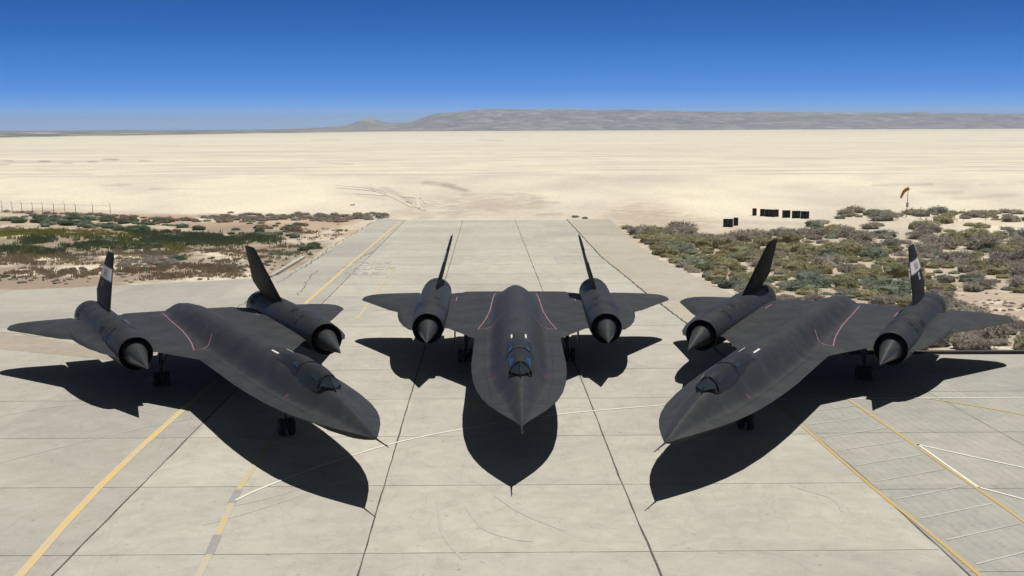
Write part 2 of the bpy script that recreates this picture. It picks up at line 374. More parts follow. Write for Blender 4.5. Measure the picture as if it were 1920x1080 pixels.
# ------------------------------------------------------------------ distant hills
SKY = [(-1200, 250), (-400, 249), (0, 248), (60, 247.5), (120, 245), (180, 247), (300, 247), (500, 243), (600, 239.5), (655, 235), (676, 227), (693, 222), (708, 224), (730, 230.5), (770, 229.5), (800, 220), (822, 213),
       (850, 211), (880, 207.5), (915, 205), (950, 204), (985, 206), (1050, 205), (1120, 207.5), (1175, 205.5), (1220, 207), (1300, 208.5), (1400, 210), (1500, 211), (1600, 212), (1690, 212), (1722, 209), (1745, 212.5),
       (1919, 214.5), (2300, 217), (3000, 226)]
kx = np.array([p[0] for p in SKY], float); ky = np.array([p[1] for p in SKY], float)
hu = np.linspace(-1200, 3000, 620); hr = np.concatenate([np.linspace(5200, 8200, 54), np.linspace(8400, 11000, 10)])
hv = []; hc = len(hu)
for r in hr:
    for u in hu:
        tx = (u - 960) / FPX; n = math.hypot(tx, 1.0); x = tx * r; y = r   # rows of equal forward distance
        uh, vh = proj(x, r, CAM_H); crest = np.interp(u, kx, ky)
        zc = CAM_H + (vh - crest) * 8200 / FPX
        base = float(terr(np.array(x), np.array(float(r)))) - 2
        t = min(1.0, (r - 5200) / 3000.0); back = max(0.0, (r - 8200) / 2800.0)
        prof = (t ** 1.35) * (1 - back ** 1.5)
        hz_ = (zc - base) * prof
        rid = mnoise.ridged_multi_fractal(Vector((x / 900.0, r / 700.0, 2.7)), 0.9, 2.1, 6, 1.0, 2.0) - 1.0
        fin = mnoise.fractal(Vector((x / 120.0, r / 150.0, 5.5)), 0.8, 2.1, 4)
        amp = min(1.0, max(0.0, hz_) / 60.0)
        z = base + hz_ + rid * 30 * amp * (4 * t * (1 - t) * .8 + .08) + fin * 2.4 * amp
        hv.append((x, y, z))
def hill_mat():
    m, nt, b = mat_base('dry_hills'); 
    n = noise_node(nt, 0.012, 9, 0.75, coords(nt, 'Object', (1, .5, 2)), .5); n2 = noise_node(nt, 0.0016, 4, 0.6, coords(nt))
    c = ramp(nt, n.outputs[0], [(0.30, (0.12, 0.12, 0.125)), (0.5, (0.225, 0.215, 0.205)), (0.68, (0.42, 0.39, 0.36))]).outputs[0]
    c2 = ramp(nt, n2.outputs[0], [(0.35, (.85, .86, .87)), (0.65, (1.15, 1.12, 1.08))])
    c = mix(nt, 1.0, c, c2.outputs[0], 'MULTIPLY')
    nt.links.new(c, b.inputs['Base Color']); b.inputs['Roughness'].default_value = 0.95; b.inputs['Specular IOR Level'].default_value = 0.1
    return m
ho = obj('hills', hv, grid_faces(len(hr), hc), hill_mat(), None, True); tag(ho, kind='structure')

# ------------------------------------------------------------------ pavements
L1 = [(-12.0, -80), (-12.2, 32), (-12.4, 50), (-12.9, 110), (-13.3, 157.4)]
R1 = [(13.0, -80), (12.0, 30), (11.75, 41.3), (11.2, 53), (10.4, 73.7), (9.4, 88.1), (8.0, 112.9), (6.9, 157.6)]
LV = [(-17.0, 160.8), (-17.0, 147.3), (-17.5, 116.4), (-18.0, 103), (-18.9, 98.2), (-23.6, 95.6), (-28.3, 93.6), (-37.2, 90.5), (-160, 52)]
RV = [(12.3, 157.2), (12.3, 128.6), (13.0, 108.3), (14.8, 93.3), (15.3, 87.3), (16.3, 77.3), (16.9, 70), (17.3, 63.6)]
def poly_sheet(name, pts, mat, z=0.0, th=0.3):
    """a slab with a top and a skirt"""
    n = len(pts); V = [(x, y, z) for x, y in pts] + [(x, y, z - th) for x, y in pts]
    F = [tuple(range(n))] + [((i + 1) % n, i, n + i, n + (i + 1) % n) for i in range(n)]
    bm = bmesh.new(); bv = [bm.verts.new(v) for v in V]
    for f in F: bm.faces.new([bv[i] for i in f])
    bmesh.ops.recalc_face_normals(bm, faces=bm.faces); 
    bmesh.ops.triangulate(bm, faces=[f for f in bm.faces if len(f.verts) > 4])
    me = bpy.data.meshes.new(name); bm.to_mesh(me); bm.free(); me.materials.append(mat)
    o = bpy.data.objects.new(name, me); COL.objects.link(o); tag(o, kind='structure'); return o
def lin(P, y):
    P = sorted(P, key=lambda p: p[1]); return float(np.interp(y, [p[1] for p in P], [p[0] for p in P]))
poly_sheet('taxiway', L1 + R1[::-1], M_CONC)
poly_sheet('apron', L1[::-1] + [(-160, -80)] + LV[::-1], M_CONCL)
rs = [(lin(R1, 63.6), 63.6)] + [p for p in R1 if p[1] > 63.6]
poly_sheet('shoulder', rs + RV, M_SHOULD)
ra = [p for p in R1 if p[1] < 63.6] + [(lin(R1, 63.6), 63.6), (17.3, 63.6), (160, 60.5), (160, -80)]
poly_sheet('apron', ra, M_CONCR)
def strip(name, pts, w, mat, z=0.004, jit=0.0, step=None, seed=1, w2=None, parent_mb=None, kind='structure'):
    rr = random.Random(seed); P = [Vector((p[0], p[1], 0)) for p in pts]
    if step:
        Q = []
        for a, b in zip(P[:-1], P[1:]):
            k = max(1, int((b - a).length / step))
            for i in range(k): Q.append(a.lerp(b, i / k))
        Q.append(P[-1]); P = Q
    V = []; n = len(P)
    for i, p in enumerate(P):
        t = (P[min(n - 1, i + 1)] - P[max(0, i - 1)]).normalized(); s = Vector((-t.y, t.x, 0))
        o = s * rr.uniform(-jit, jit); ww = w if w2 is None else w + (w2 - w) * i / max(1, n - 1)
        ww *= 1 + (rr.uniform(-.35, .35) if jit else 0)
        V += [p + o + s * ww / 2 + Vector((0, 0, z)), p + o - s * ww / 2 + Vector((0, 0, z))]
    F = [(2 * i, 2 * i + 1, 2 * i + 3, 2 * i + 2) for i in range(n - 1)]
    if parent_mb is not None: parent_mb.add(V, F); return
    o = obj(name, V, F, mat); tag(o, kind=kind); return o
jm = MB(); jf = MB()
for k, P in enumerate([L1, R1]): strip('', P, 0.055, None, 0.004, 0.012, 0.8, 3 + k, parent_mb=jm)
strip('', [(-4.0, -20), (-4.1, 31.9), (-4.5, 55.8), (-5.4, 113.5), (-6.1, 157)], 0.05, None, 0.004, 0.012, .8, 9, parent_mb=jm)
strip('', [(4.2, -20), (3.9, 31.8), (3.6, 40.5), (3.2, 58.3), (2.2, 89.2), (0.4, 157)], 0.05, None, 0.004, 0.012, .8, 10, parent_mb=jm)
strip('', [p for p in R1 if p[1] > 50], 0.13, None, 0.0065, 0.04, .5, 12, parent_mb=jm)
strip('', [(17.5, 62.8), (18.4, 53.3), (18.8, 45.1), (19.3, 30)], 0.045, None, 0.004, 0.01, 1, 13, parent_mb=jf)
y = 0.6; k = 0
while y < 156:
    strip('', [(lin(L1, y), y), (lin(R1, y) - .1, y + .15)], 0.030 if y < 60 else 0.045, None, 0.006, 0.008, 1.0, 40 + k, parent_mb=jf); k += 1
    if y < 58: strip('', [(-60, y - .1), (lin(L1, y), y)], 0.035, None, 0.006, 0.008, 1.2, 80 + k, parent_mb=jf)
    y += 6.6
for yy in (32.0, 39.6, 47.1, 54.5): strip('', [(lin(R1, yy) + .1, yy), (60, yy + .3)], 0.035, None, 0.006, 0.006, 1.5, int(yy), parent_mb=jf)
tag(jm.build('pavement_joints', M_JOINT), kind='structure'); tag(jf.build('pavement_joints', M_JOINTF), kind='structure')
# ragged cracks on the old left shoulder
ck = MB(); rr = random.Random(5)
for P in ([(568, 503), (600, 480), (622, 462), (660, 440), (700, 415)], [(437, 582), (470, 560), (500, 540)], [(555, 555), (575, 530), (590, 512), (600, 505)], [(0, 622), (60, 628), (170, 640)], [(700, 470), (640, 505)], [(520, 530), (620, 470)]):
    G = [at(*q) for q in P]; Q = []
    for a, b in zip(G[:-1], G[1:]):
        kk = max(2, int((b - a).length / .7))
        for i in range(kk): Q.append(a.lerp(b, i / kk) + Vector((rr.uniform(-.18, .18), rr.uniform(-.3, .3), 0)))
    strip('', [(q.x, q.y) for q in Q], 0.06, None, 0.008, 0.02, None, 77, parent_mb=ck)
tag(ck.build('pavement_cracks', simple('crack', (0.13, 0.115, 0.095), .9, 0, .3, 3)), kind='structure')
# painted lines
strip('yellow_line', [(-12.3, 20), (-13.05, 32.0), (-13.4, 36.5), (-13.62, 40.3), (-13.75, 45), (-13.8, 51.4), (-13.8, 82.4), (-13.85, 108.5), (-13.75, 155.5)], 0.27, M_YEL, 0.012, 0, 2)
strip('yellow_line', [(-9.8, 104), (-9.75, 98)], 0.22, M_YELF, 0.012, 0, 1); strip('yellow_line', [(-9.7, 96), (-9.65, 88), (-9.5, 76)], 0.2, M_YELF, 0.012, 0, 1)
YD = [(-8.3, 31.9), (-8.9, 38.7), (-9.0, 42.3), (-9.2, 50)]
strip('yellow_line', [(-7.6, 24), (-8.3, 31.9), (-8.42, 33.6)], 0.20, M_YELF, 0.012, 0, 1); strip('blacked_out_line', [(-8.42, 33.6), (-8.57, 35.3)], 0.26, M_SCRUBP, 0.012, 0, 1)
strip('yellow_line', [(-8.57, 35.3), (-8.85, 38.4)], 0.20, M_YELF, 0.012, 0, 1); strip('blacked_out_line', [(-8.85, 38.4), (-8.95, 39.9)], 0.26, M_SCRUBP, 0.012, 0, 1)
strip('yellow_line', [(-8.95, 39.9), (-9.02, 43.2), (-9.3, 52)], 0.17, M_YELF, 0.012, 0, 1)
def smooth_poly(P, n=8):
    Q = []
    for i in range(len(P) - 1):
        p0, p1, p2, p3 = (Vector((*P[max(0, i - 1)], 0)), Vector((*P[i], 0)), Vector((*P[i + 1], 0)), Vector((*P[min(len(P) - 1, i + 2)], 0)))
        for k in range(n):
            t = k / n; q = 0.5 * ((2 * p1) + (-p0 + p2) * t + (2 * p0 - 5 * p1 + 4 * p2 - p3) * t * t + (-p0 + 3 * p1 - 3 * p2 + p3) * t ** 3); Q.append((q.x, q.y))
    Q.append(P[-1]); return Q
WL = [(-8.8, 38.7), (-7.7, 41.0), (-4.8, 45.4), (-1.9, 48.0), (1.7, 50.3), (6.3, 52.0), (10.5, 52.9), (14.5, 53.1), (22.0, 53.2), (40, 53.2)]
strip('white_line', smooth_poly(WL), 0.11, M_WLINE, 0.014)
strip('yellow_line', smooth_poly([(10.9, 58), (11.4, 47.4), (11.75, 39.4), (11.95, 36.7), (12.2, 32.5), (12.6, 22)], 6), 0.13, M_YELR, 0.012)
strip('yellow_line', smooth_poly([(14.0, 58), (14.45, 52.7), (14.8, 45.4), (15.0, 40.9), (15.2, 36.1), (15.6, 22)], 6), 0.12, M_YELR, 0.012)
strip('yellow_line', smooth_poly([(16.2, 53.9), (18.1, 52.9), (19.5, 51.5), (20.7, 50.0), (24, 45), (34, 28)], 6), 0.16, M_YELR, 0.012)
strip('white_line', [(14.9, 45.3), (17.6, 42.0), (34, 22)], 0.11, M_WLINE, 0.016); strip('white_line', [(14.95, 45.3), (15.15, 39.7)], 0.10, M_WLINE, 0.016)
strip('white_line', [(15.15, 39.75), (16.1, 38.4), (30, 19)], 0.11, M_WLINE, 0.016)
for k in range(11):
    y0 = 30.6 + 1.98 * k; strip('parking_stripe', [(lin([(12.2, 32.5), (11.4, 47.4)], y0) + .25, y0), (14.95 + (32 - y0) * .03 + .1, y0 + 1.45)], 0.08, M_WFADE, 0.010, 0, .6)
strip('white_line', [(-13.1, 157.0), (6.8, 157.0)], 0.6, M_WLINE, 0.01, 0, 3)
for P in ([(-20, 40.5), (-15.5, 47.2), (-13.0, 50.0)], [(-26, 44), (-19, 52.5), (-14.5, 50.6)]): strip('faded_line', smooth_poly(P), 0.06, M_WFADE, 0.009)
# dusty asphalt strip by the left wing, and kerb in an even dark colour on the right
DS = [at(-250, 590), at(0, 622), at(260, 662), at(260, 680), at(0, 655), at(-250, 628)]
o = obj('asphalt_strip', [(p.x, p.y, 0.004) for p in DS], [(0, 1, 2, 3, 4, 5)], M_BROWN); tag(o, kind='structure')
kb = MB(); kb.box((49, 64.0, -0.01), (64, 0.4, 0.22)); tag(kb.build('kerb', M_KERB), kind='structure')
dr = MB(); a = at(512, 520); b_ = at(574, 483)
dd = (b_ - a); dr.box(((a.x + b_.x) / 2 - .25, (a.y + b_.y) / 2, .06), (0.35, dd.length, .16), Matrix.Rotation(math.atan2(-dd.x, dd.y), 3, 'Z')); tag(dr.build('kerb', M_CONC), kind='structure')
# faded painted words on the taxiway
def text_mesh(txt, size, mat, name, ext=0.0):
    cu = bpy.data.curves.new(name, 'FONT'); cu.body = txt; cu.size = size; cu.extrude = ext; cu.align_x = 'CENTER'; cu.resolution_u = 3
    o = bpy.data.objects.new(name, cu); COL.objects.link(o)
    dg = bpy.context.evaluated_depsgraph_get(); me = bpy.data.meshes.new_from_object(o.evaluated_get(dg)); bpy.data.objects.remove(o)
    me.materials.clear(); me.materials.append(mat); me.name = name
    return me
for w_, x_, y_ in (('TANK', -12.0, 107.0), ('TRUCK', -11.9, 103.0), ('PARK', -12.1, 99.2)):
    me = text_mesh(w_, 1.0, M_LILAC, 'painted_letters'); o = bpy.data.objects.new('painted_letters', me); COL.objects.link(o)
    xs = [v.co.x for v in me.vertices]; ys = [v.co.y for v in me.vertices]
    o.scale = ({'TANK': 3.4, 'TRUCK': 4.6, 'PARK': 3.0}[w_] / (max(xs) - min(xs)), 1.9 / (max(ys) - min(ys)), 1); o.location = (x_, y_, 0.018); tag(o, kind='structure')
# tyre arcs on the concrete in front
M_TYRE = simple('tyre_mark', (0.395, 0.38, 0.325), .9, 0, .08, 2)
for P, w in (([(875, 950), (905, 990), (960, 1010), (1000, 1015)], .12), ([(930, 930), (985, 965), (1060, 995)], .14), ([(820, 935), (830, 1000), (870, 1050)], .1), ([(1480, 910), (1560, 935), (1580, 960)], .12), ([(560, 930), (470, 960), (380, 985)], .09), ([(600, 905), (500, 935), (430, 950)], .07)):
    G = [at(*q) for q in P]; strip('tyre_mark', smooth_poly([(g.x, g.y) for g in G]), w, M_TYRE, 0.007)

# ------------------------------------------------------------------ the aircraft (local x = right looking aft, y = distance aft of the nose, z up)
I = np.interp
def chine(s): return I(s, [0, .27, .9, 1.77, 2.6, 3.5, 4.8, 6.6, 8.4, 10.2, 12.3, 15.95, 29.8], [.03, .16, .44, .80, 1.08, 1.32, 1.57, 1.77, 1.88, 1.94, 1.94, 1.96, 1.96])
def ztop(s): return I(s, [0, .5, 1, 2, 3, 3.9, 5, 6.5, 8, 10, 12, 16, 24, 26, 28, 29.5, 30.6, 31.35], [2.04, 2.15, 2.26, 2.46, 2.63, 2.76, 2.98, 3.14, 3.21, 3.24, 3.22, 3.20, 3.17, 3.12, 2.98, 2.80, 2.60, 2.42])
def hump(s): return I(s, [0, 1, 2, 3, 4, 5, 6, 8, 12, 20, 26, 28, 29.2, 30.4, 31.35], [.12, .34, .52, .66, .80, .95, 1.08, 1.20, 1.28, 1.30, 1.22, 1.05, .85, .55, .08])
def hpow(s): return I(s, [0, 3, 5, 8, 12, 26, 29, 31], [.92, 1.0, 1.2, 1.42, 1.45, 1.35, 1.2, 1.1])
def depth(s): return I(s, [0, 1, 2, 4, 8, 26, 29, 31.35], [.03, .2, .34, .55, .72, .70, .42, .1])
def zmid(s, w):
    s = np.asarray(s, float); w = np.abs(w)
    return 2.0 + 0.12 * np.minimum(s, 16) / 16 + np.maximum(0, s - 16) / 13.8 * 0.27 - np.maximum(0, w - 5.3) / 3.15 * 0.10
S_LEi = ([1.96, 3.27, 3.45, 4.3], [15.95, 18.4, 18.45, 18.6]); S_TEi = ([0, 1.96, 2.78, 2.95, 3.4, 3.55, 3.62, 4.3], [29.9, 29.85, 29.78, 29.45, 29.2, 29.05, 28.3, 28.3])
S_LEo = ([4.3, 4.94, 5.1, 5.46, 5.76, 5.97, 6.06, 6.1, 6.84, 7.6, 8.1, 8.38, 8.47], [17.95, 17.97, 18.1, 19.1, 20.5, 22.1, 23.2, 23.5, 24.95, 26.45, 27.42, 27.95, 28.3])
S_TEo = ([4.3, 5.22, 5.30, 5.46, 7.2, 7.95, 8.29, 8.45, 8.47], [28.4, 28.4, 29.2, 29.42, 29.5, 29.35, 29.05, 28.6, 28.4])
def tw_in(s, w):
    w = np.abs(w); d1 = chine(s) - w; d2 = ((s - 15.95) * 1.31 - (w - 1.96) * 2.45) / 2.78
    d = np.where(s < 15.95, d1, d2); d = np.maximum(d, 0)
    te = np.clip((I(w, *S_TEi) - s) / 2.6, 0, 1)
    return 0.115 * (1 - np.exp(-d / .55)) * te ** .8
def top_in(s, w):
    a = np.abs(w); c = np.maximum(chine(s), .05); s_ = np.asarray(s, float)
    slope = 0.14 * np.minimum(1, c / 1.9) * np.clip(1 - (a / 1.96), 0, 1)
    p = zmid(s, w) + slope * np.clip((29.9 - s_) / 3, 0, 1)
    t = np.clip(a / np.minimum(hump(s), c), 0, 1); b = 0.5 + 0.5 * np.cos(np.pi * t ** hpow(s))
    base0 = zmid(s, 0) + 0.14 * np.minimum(1, c / 1.9) * np.clip((29.9 - s_) / 3, 0, 1)
    return p + tw_in(s, w) + np.maximum(0, ztop(s) - base0 - tw_in(s, 0 * a)) * b
def bot_in(s, w):
    a = np.abs(w); c = np.maximum(chine(s), .05)
    t = np.clip(a / np.minimum(hump(s) * 1.25, c), 0, 1); b = (0.5 + 0.5 * np.cos(np.pi * t)) ** 0.8
    return zmid(s, w) - tw_in(s, w) - depth(s) * b
def closed_grid(name, S, W, T, Bt, mat, parent):
    """S,W,T,Bt: arrays (rows, cols) for the upper and lower skins"""
    nr, nc = S.shape
    V = np.concatenate([np.stack([W, S, T], -1).reshape(-1, 3), np.stack([W, S, Bt], -1).reshape(-1, 3)])
    F = grid_faces(nr, nc, False) + grid_faces(nr, nc, True, nr * nc); N = nr * nc
    for i in range(nr - 1):
        for j in (0, nc - 1):
            a, b = i * nc + j, (i + 1) * nc + j; F.append((a, b, b + N, a + N) if j == 0 else (b, a, a + N, b + N))
    for j in range(nc - 1):
        for i in (0, nr - 1):
            a, b = i * nc + j, i * nc + j + 1; F.append((b, a, a + N, b + N) if i == 0 else (a, b, b + N, a + N))
    o = obj(name, V.tolist(), F, mat, parent, True)
    bm = bmesh.new(); bm.from_mesh(o.data); bmesh.ops.remove_doubles(bm, verts=bm.verts, dist=0.0008); bmesh.ops.recalc_face_normals(bm, faces=bm.faces)
    bm.to_mesh(o.data); bm.free()
    o.data.polygons.foreach_set('use_smooth', [True] * len(o.data.polygons))
    es = o.data.attributes.new('sharp_edge', 'BOOLEAN', 'EDGE')
    bm = bmesh.new(); bm.from_mesh(o.data); bm.edges.ensure_lookup_table()
    es.data.foreach_set('value', [(e.calc_face_angle(0) > math.radians(34)) if len(e.link_faces) == 2 else True for e in bm.edges]); bm.free()
    return o
def nac_axis(side):
    return Vector((side * 4.20, 17.95, 2.24)), Vector((side * 4.39, 30.0, 2.35))
def top_any(s, w):
    a = abs(w)
    if a > 4.9: return float(top_out(np.array(s), np.array(a)))
    return float(top_in(np.array(s), np.array(w)))
def top_out(s, w):
    le = I(w, *S_LEo); te = I(w, *S_TEo); d = np.maximum(s - le, 0) * .5
    th = .10 * (1 - np.exp(-d / .4)) * np.clip((te - s) / 2.0, 0, 1) ** .8 * np.clip((8.6 - w) / 1.2, 0.15, 1)
    fil = .34 * np.exp(-np.maximum(0, w - 4.98) / .26) * ss(19.0, 23.5, s) * ss(28.9, 26.5, s)
    droop = -.12 * np.exp(-np.maximum(0, s - le) / 1.1) * np.clip((w - 5.6) / 1.0, 0, 1)
    return zmid(s, w) + th + fil + droop
def bot_out(s, w):
    le = I(w, *S_LEo); te = I(w, *S_TEo); d = np.maximum(s - le, 0) * .5
    th = .10 * (1 - np.exp(-d / .4)) * np.clip((te - s) / 2.0, 0, 1) ** .8 * np.clip((8.6 - w) / 1.2, 0.15, 1)
    droop = -.12 * np.exp(-np.maximum(0, s - le) / 1.1) * np.clip((w - 5.6) / 1.0, 0, 1)
    fil = .3 * np.exp(-np.maximum(0, w - 4.98) / .26) * ss(19.0, 23.5, s) * ss(28.9, 26.5, s)
    return zmid(s, w) - th + droop - fil
def drape(name, polys, mat, parent, off=0.006, th=0.0):
    mb = MB()
    for (pts, w) in polys:                       # ribbons given as (s, w) polylines with a width
        P = [Vector((p[1], p[0], 0)) for p in pts]; Q = []
        for a, b in zip(P[:-1], P[1:]):
            k = max(1, int((b - a).length / .12))
            for i in range(k): Q.append(a.lerp(b, i / k))
        Q.append(P[-1]); V = []; n = len(Q)
        for i, p in enumerate(Q):
            t = (Q[min(n - 1, i + 1)] - Q[max(0, i - 1)]).normalized(); sd_ = Vector((-t.y, t.x, 0)) * w / 2
            for q in (p + sd_, p + sd_ * .67, p + sd_ * .33, p, p - sd_ * .33, p - sd_ * .67, p - sd_): V.append((q.x, q.y, top_any(q.y, q.x) + off))
        F = []
        for i in range(n - 1):
            for j in range(6): a = 7 * i + j; F.append((a, a + 1, a + 8, a + 7))
        mb.add(V, F)
    return mb.build(name, mat, parent, True)

def make_aircraft():
    root = empty('jet_aircraft')
    # fuselage with chines
    st = np.unique(np.concatenate([np.linspace(0, 1.8, 26), np.linspace(1.8, 29.84, 190)])); cols = np.sign(np.linspace(-1, 1, 73)) * np.abs(np.linspace(-1, 1, 73)) ** 1.0
    S = np.repeat(st[:, None], len(cols), 1); W = chine(S) * cols[None, :]
    closed_grid('fuselage', S, W, top_in(S, W), bot_in(S, W), M_BLACK, root)
    fz = root.children[0] if root.children else None
    fus = [o for o in COL.objects if o.name == 'fuselage'][0]
    # tail cone: rows past the trailing edge
    st = np.linspace(28.9, 31.35, 26); S = np.repeat(st[:, None], 25, 1)
    hw = I(st, [28.9, 29.9, 30.6, 31.1, 31.35], [1.02, .80, .55, .30, .05]); W = hump(st)[:, None] * np.linspace(-1, 1, 25)[None, :]
    t = np.abs(np.linspace(-1, 1, 25))[None, :]; ell = 0.5 + 0.5 * np.cos(np.pi * t ** hpow(st)[:, None])
    zc = I(st, [28.9, 31.35], [2.36, 2.38])[:, None]
    up = np.minimum(ztop(st), 9)[:, None] - 0.012 - zc; dn = I(st, [28.9, 30.3, 31.35], [.55, .3, .06])[:, None]
    closed_grid('tail_cone', S, W, zc + up * ell, zc - dn * ell, M_BLACK, root)
    for side in (-1, 1):
        # inner wing
        wc = np.unique(np.concatenate([np.linspace(1.96, 4.3, 34), [2.78, 2.95, 3.27, 3.45, 3.55, 3.62]])); u = np.linspace(0, 1, 110) ** 1.15
        Wc = np.repeat(wc[None, :], len(u), 0); Sc = I(wc, *S_LEi)[None, :] + (I(wc, *S_TEi) - I(wc, *S_LEi))[None, :] * u[:, None]
        closed_grid('inner_wing', Sc, Wc * side, top_in(Sc, Wc), bot_in(Sc, Wc), M_BLACK, root)
        wc = np.unique(np.concatenate([np.linspace(4.3, 8.47, 60), S_LEo[0], S_TEo[0]])); u = np.linspace(0, 1, 80) ** 1.1
        Wc = np.repeat(wc[None, :], len(u), 0); Sc = I(wc, *S_LEo)[None, :] + (I(wc, *S_TEo) - I(wc, *S_LEo))[None, :] * u[:, None]
        closed_grid('outer_wing', Sc, Wc * side, top_out(Sc, Wc), bot_out(Sc, Wc), M_BLACK, root)
        # nacelle
        p0, p1 = nac_axis(side); ax = (p1 - p0); L = ax.length; axn = ax.normalized()
        mb = MB()
        prof = [(3.2, .60), (1.2, .68), (.25, .690), (.03, .705), (0, .715), (.04, .727), (.5, .752), (1.2, .785), (2.2, .815), (3.2, .832), (3.26, .838), (5, .848), (8, .852), (9.6, .845), (11.0, .825), (11.5, .812), (L, .79), (L, .75), (L - .5, .73), (L - 2.0, .62)]
        mb.lathe(p0, p1, prof, 64, True); nac = mb.build('engine_nacelle', M_NAC, root, True)
        for poly in nac.data.polygons:
            if len(poly.vertices) > 4: poly.use_smooth = False
        nac.data.materials.append(M_VENT)
        for poly in nac.data.polygons:            # dark duct and nozzle interior
            c = poly.center; dd_ = (c - p0).dot(axn); rad = ((c - p0) - axn * dd_).length
            if (dd_ < 3.3 and rad < .70) or (dd_ > L - 2.2 and rad < .76) or len(poly.vertices) > 4: poly.material_index = 1
        # inlet spike
        sp0 = Vector((side * 4.11, 15.68, 1.95)); sp1 = p0 + axn * 0.35; dl = (sp1 - sp0).length
        mb = MB(); mb.lathe(sp0, sp1, [(0, .004), (.06, .016), (dl * .5, .275), (dl * .86, .475), (dl, .53), (dl + .35, .56), (dl + .9, .55), (dl + 2.2, .45)], 48, True)
        mb.build('inlet_spike', M_SPIKE, nac, True)
        # patches that follow the nacelle skin
        def npatch(a0, a1, d0, d1, dr_=0.004, n=7, m=3):
            t_ = Vector((0, 0, 1)); e1 = Vector((side, 0, 0)); e1 = (e1 - axn * e1.dot(axn)).normalized(); e2 = (t_ - axn * t_.dot(axn)).normalized()
            V = []
            for i in range(m):
                d = d0 + (d1 - d0) * i / (m - 1); r = I(d, [p[0] for p in prof[5:17]], [p[1] for p in prof[5:17]]) + dr_
                for j in range(n):
                    a = math.radians(a0 + (a1 - a0) * j / (n - 1)); V.append(p0 + axn * d + (e1 * math.cos(a) + e2 * math.sin(a)) * r)
            return V, grid_faces(m, n)
        def one(name, pt, mat): obj(name, pt[0], pt[1], mat, nac, True)
        for a0 in (12, 33, 54, 75, 103, 124, 145): one('vent_slot', npatch(a0, a0 + 16, 10.45, 11.35, .012), M_VENT)  # black patches on the skin stand for the shade inside open slots
        for a0, a1 in ((22, 42), (48, 68), (108, 128), (134, 156)): one('bypass_louvre', npatch(a0, a1, 2.45, 2.8), M_LOUV)
        one('bypass_louvre', npatch(98, 122, 4.0, 4.55), M_LOUV)
        for q in range(4): one('bypass_louvre', npatch(24, 46, 3.9 + q * .2, 4.04 + q * .2), M_LOUV)
        for d in (3.2, 6.1, 8.7): one('panel_seam', npatch(5, 175, d, d + .035, .003, 41, 2), M_LOUV)
        # canted fin
        T15 = math.tan(math.radians(15)); zs = np.array([3.0, 3.2, 3.45, 3.7, 4.0, 4.4, 4.8, 5.2, 5.5, 5.62, 5.68]);
        le = I(zs, [3.0, 3.3, 5.6, 5.68], [24.8, 25.1, 27.42, 27.6]); te = I(zs, [3.0, 3.2, 3.7, 5.6, 5.68], [29.0, 29.15, 30.08, 29.55, 29.4])
        xs_ = np.array([0, .02, .08, .2, .4, .6, .8, 1.0]); hf = np.array([0, .25, .55, .85, 1, .85, .5, .04])
        V = []; nlen = len(xs_) * 2 - 1
        for zi, a, b in zip(zs, le, te):
            th = I(zi, [3, 5.6, 5.68], [.125, .06, .02]); wc_ = 4.38 - (zi - 2.35) * T15
            ring = [(x, h) for x, h in zip(xs_, hf)] + [(x, -h) for x, h in zip(xs_[::-1][:-1], hf[::-1][:-1])]
            for x, h in ring: V.append((side * (wc_ + h * th), a + (b - a) * x, zi + h * th * T15))
        m_ = nlen; F = []
        for i in range(len(zs) - 1):
            for j in range(m_): F.append((i * m_ + j, i * m_ + (j + 1) % m_, (i + 1) * m_ + (j + 1) % m_, (i + 1) * m_ + j))
        F.append(tuple((len(zs) - 1) * m_ + j for j in range(m_)))
        fin = obj('tail_fin', V, F, M_FIN, root, False)
        bm = bmesh.new(); bm.from_mesh(fin.data); bmesh.ops.recalc_face_normals(bm, faces=bm.faces); bm.to_mesh(fin.data); bm.free()
        # band, letters and number on the outer face (a sheet just proud of the skin)
        def finpt(s, z, extra=.004):
            a = I(z, zs, le); b = I(z, zs, te); x = (s - a) / (b - a); h = I(x, xs_, hf); th = I(z, [3, 5.6, 5.68], [.125, .06, .02])
            w = 4.38 - (z - 2.35) * T15 + h * th + extra
            return (side * w, s, z + h * th * T15 + extra * T15)
        def finband(name, z0, z1, mat, s0=None, s1=None, extra=.004, par=fin):
            V = []; n = 16; m = 4
            for i in range(m):
                z = z0 + (z1 - z0) * i / (m - 1); a = I(z, zs, le) + .03 if s0 is None else s0; b = I(z, zs, te) - .03 if s1 is None else s1
                for j in range(n): V.append(finpt(a + (b - a) * j / (n - 1), z, extra))
            return obj(name, V, grid_faces(m, n), mat, par, True)
        finband('white_band', 4.44, 4.95, M_WHITE)
        finband('band_edge', 4.38, 4.44, M_GREYP); finband('band_edge', 4.95, 5.0, M_GREYP)
        def fintext(txt, s0, s1, z0, z1, mat, name, extra):
            me = text_mesh(txt, 1.0, mat, name); xs2 = [v.co.x for v in me.vertices]; ys2 = [v.co.y for v in me.vertices]
            bm = bmesh.new(); bm.from_mesh(me)
            bmesh.ops.subdivide_edges(bm, edges=[e for e in bm.edges if e.calc_length() > .15], cuts=2)
            bm.to_mesh(me); bm.free()
            for v in me.vertices:
                fx = (v.co.x - min(xs2)) / (max(xs2) - min(xs2)); fy = (v.co.y - min(ys2)) / (max(ys2) - min(ys2))
                s = s1 + (s0 - s1) * fx if side < 0 else s0 + (s1 - s0) * fx
                v.co = finpt(s, z0 + (z1 - z0) * fy, extra)
            o = bpy.data.objects.new(name, me); COL.objects.link(o); o.parent = fin
        fintext('NASA', 27.5, 28.75, 4.52, 4.87, M_REDP, 'fin_letters', .009)
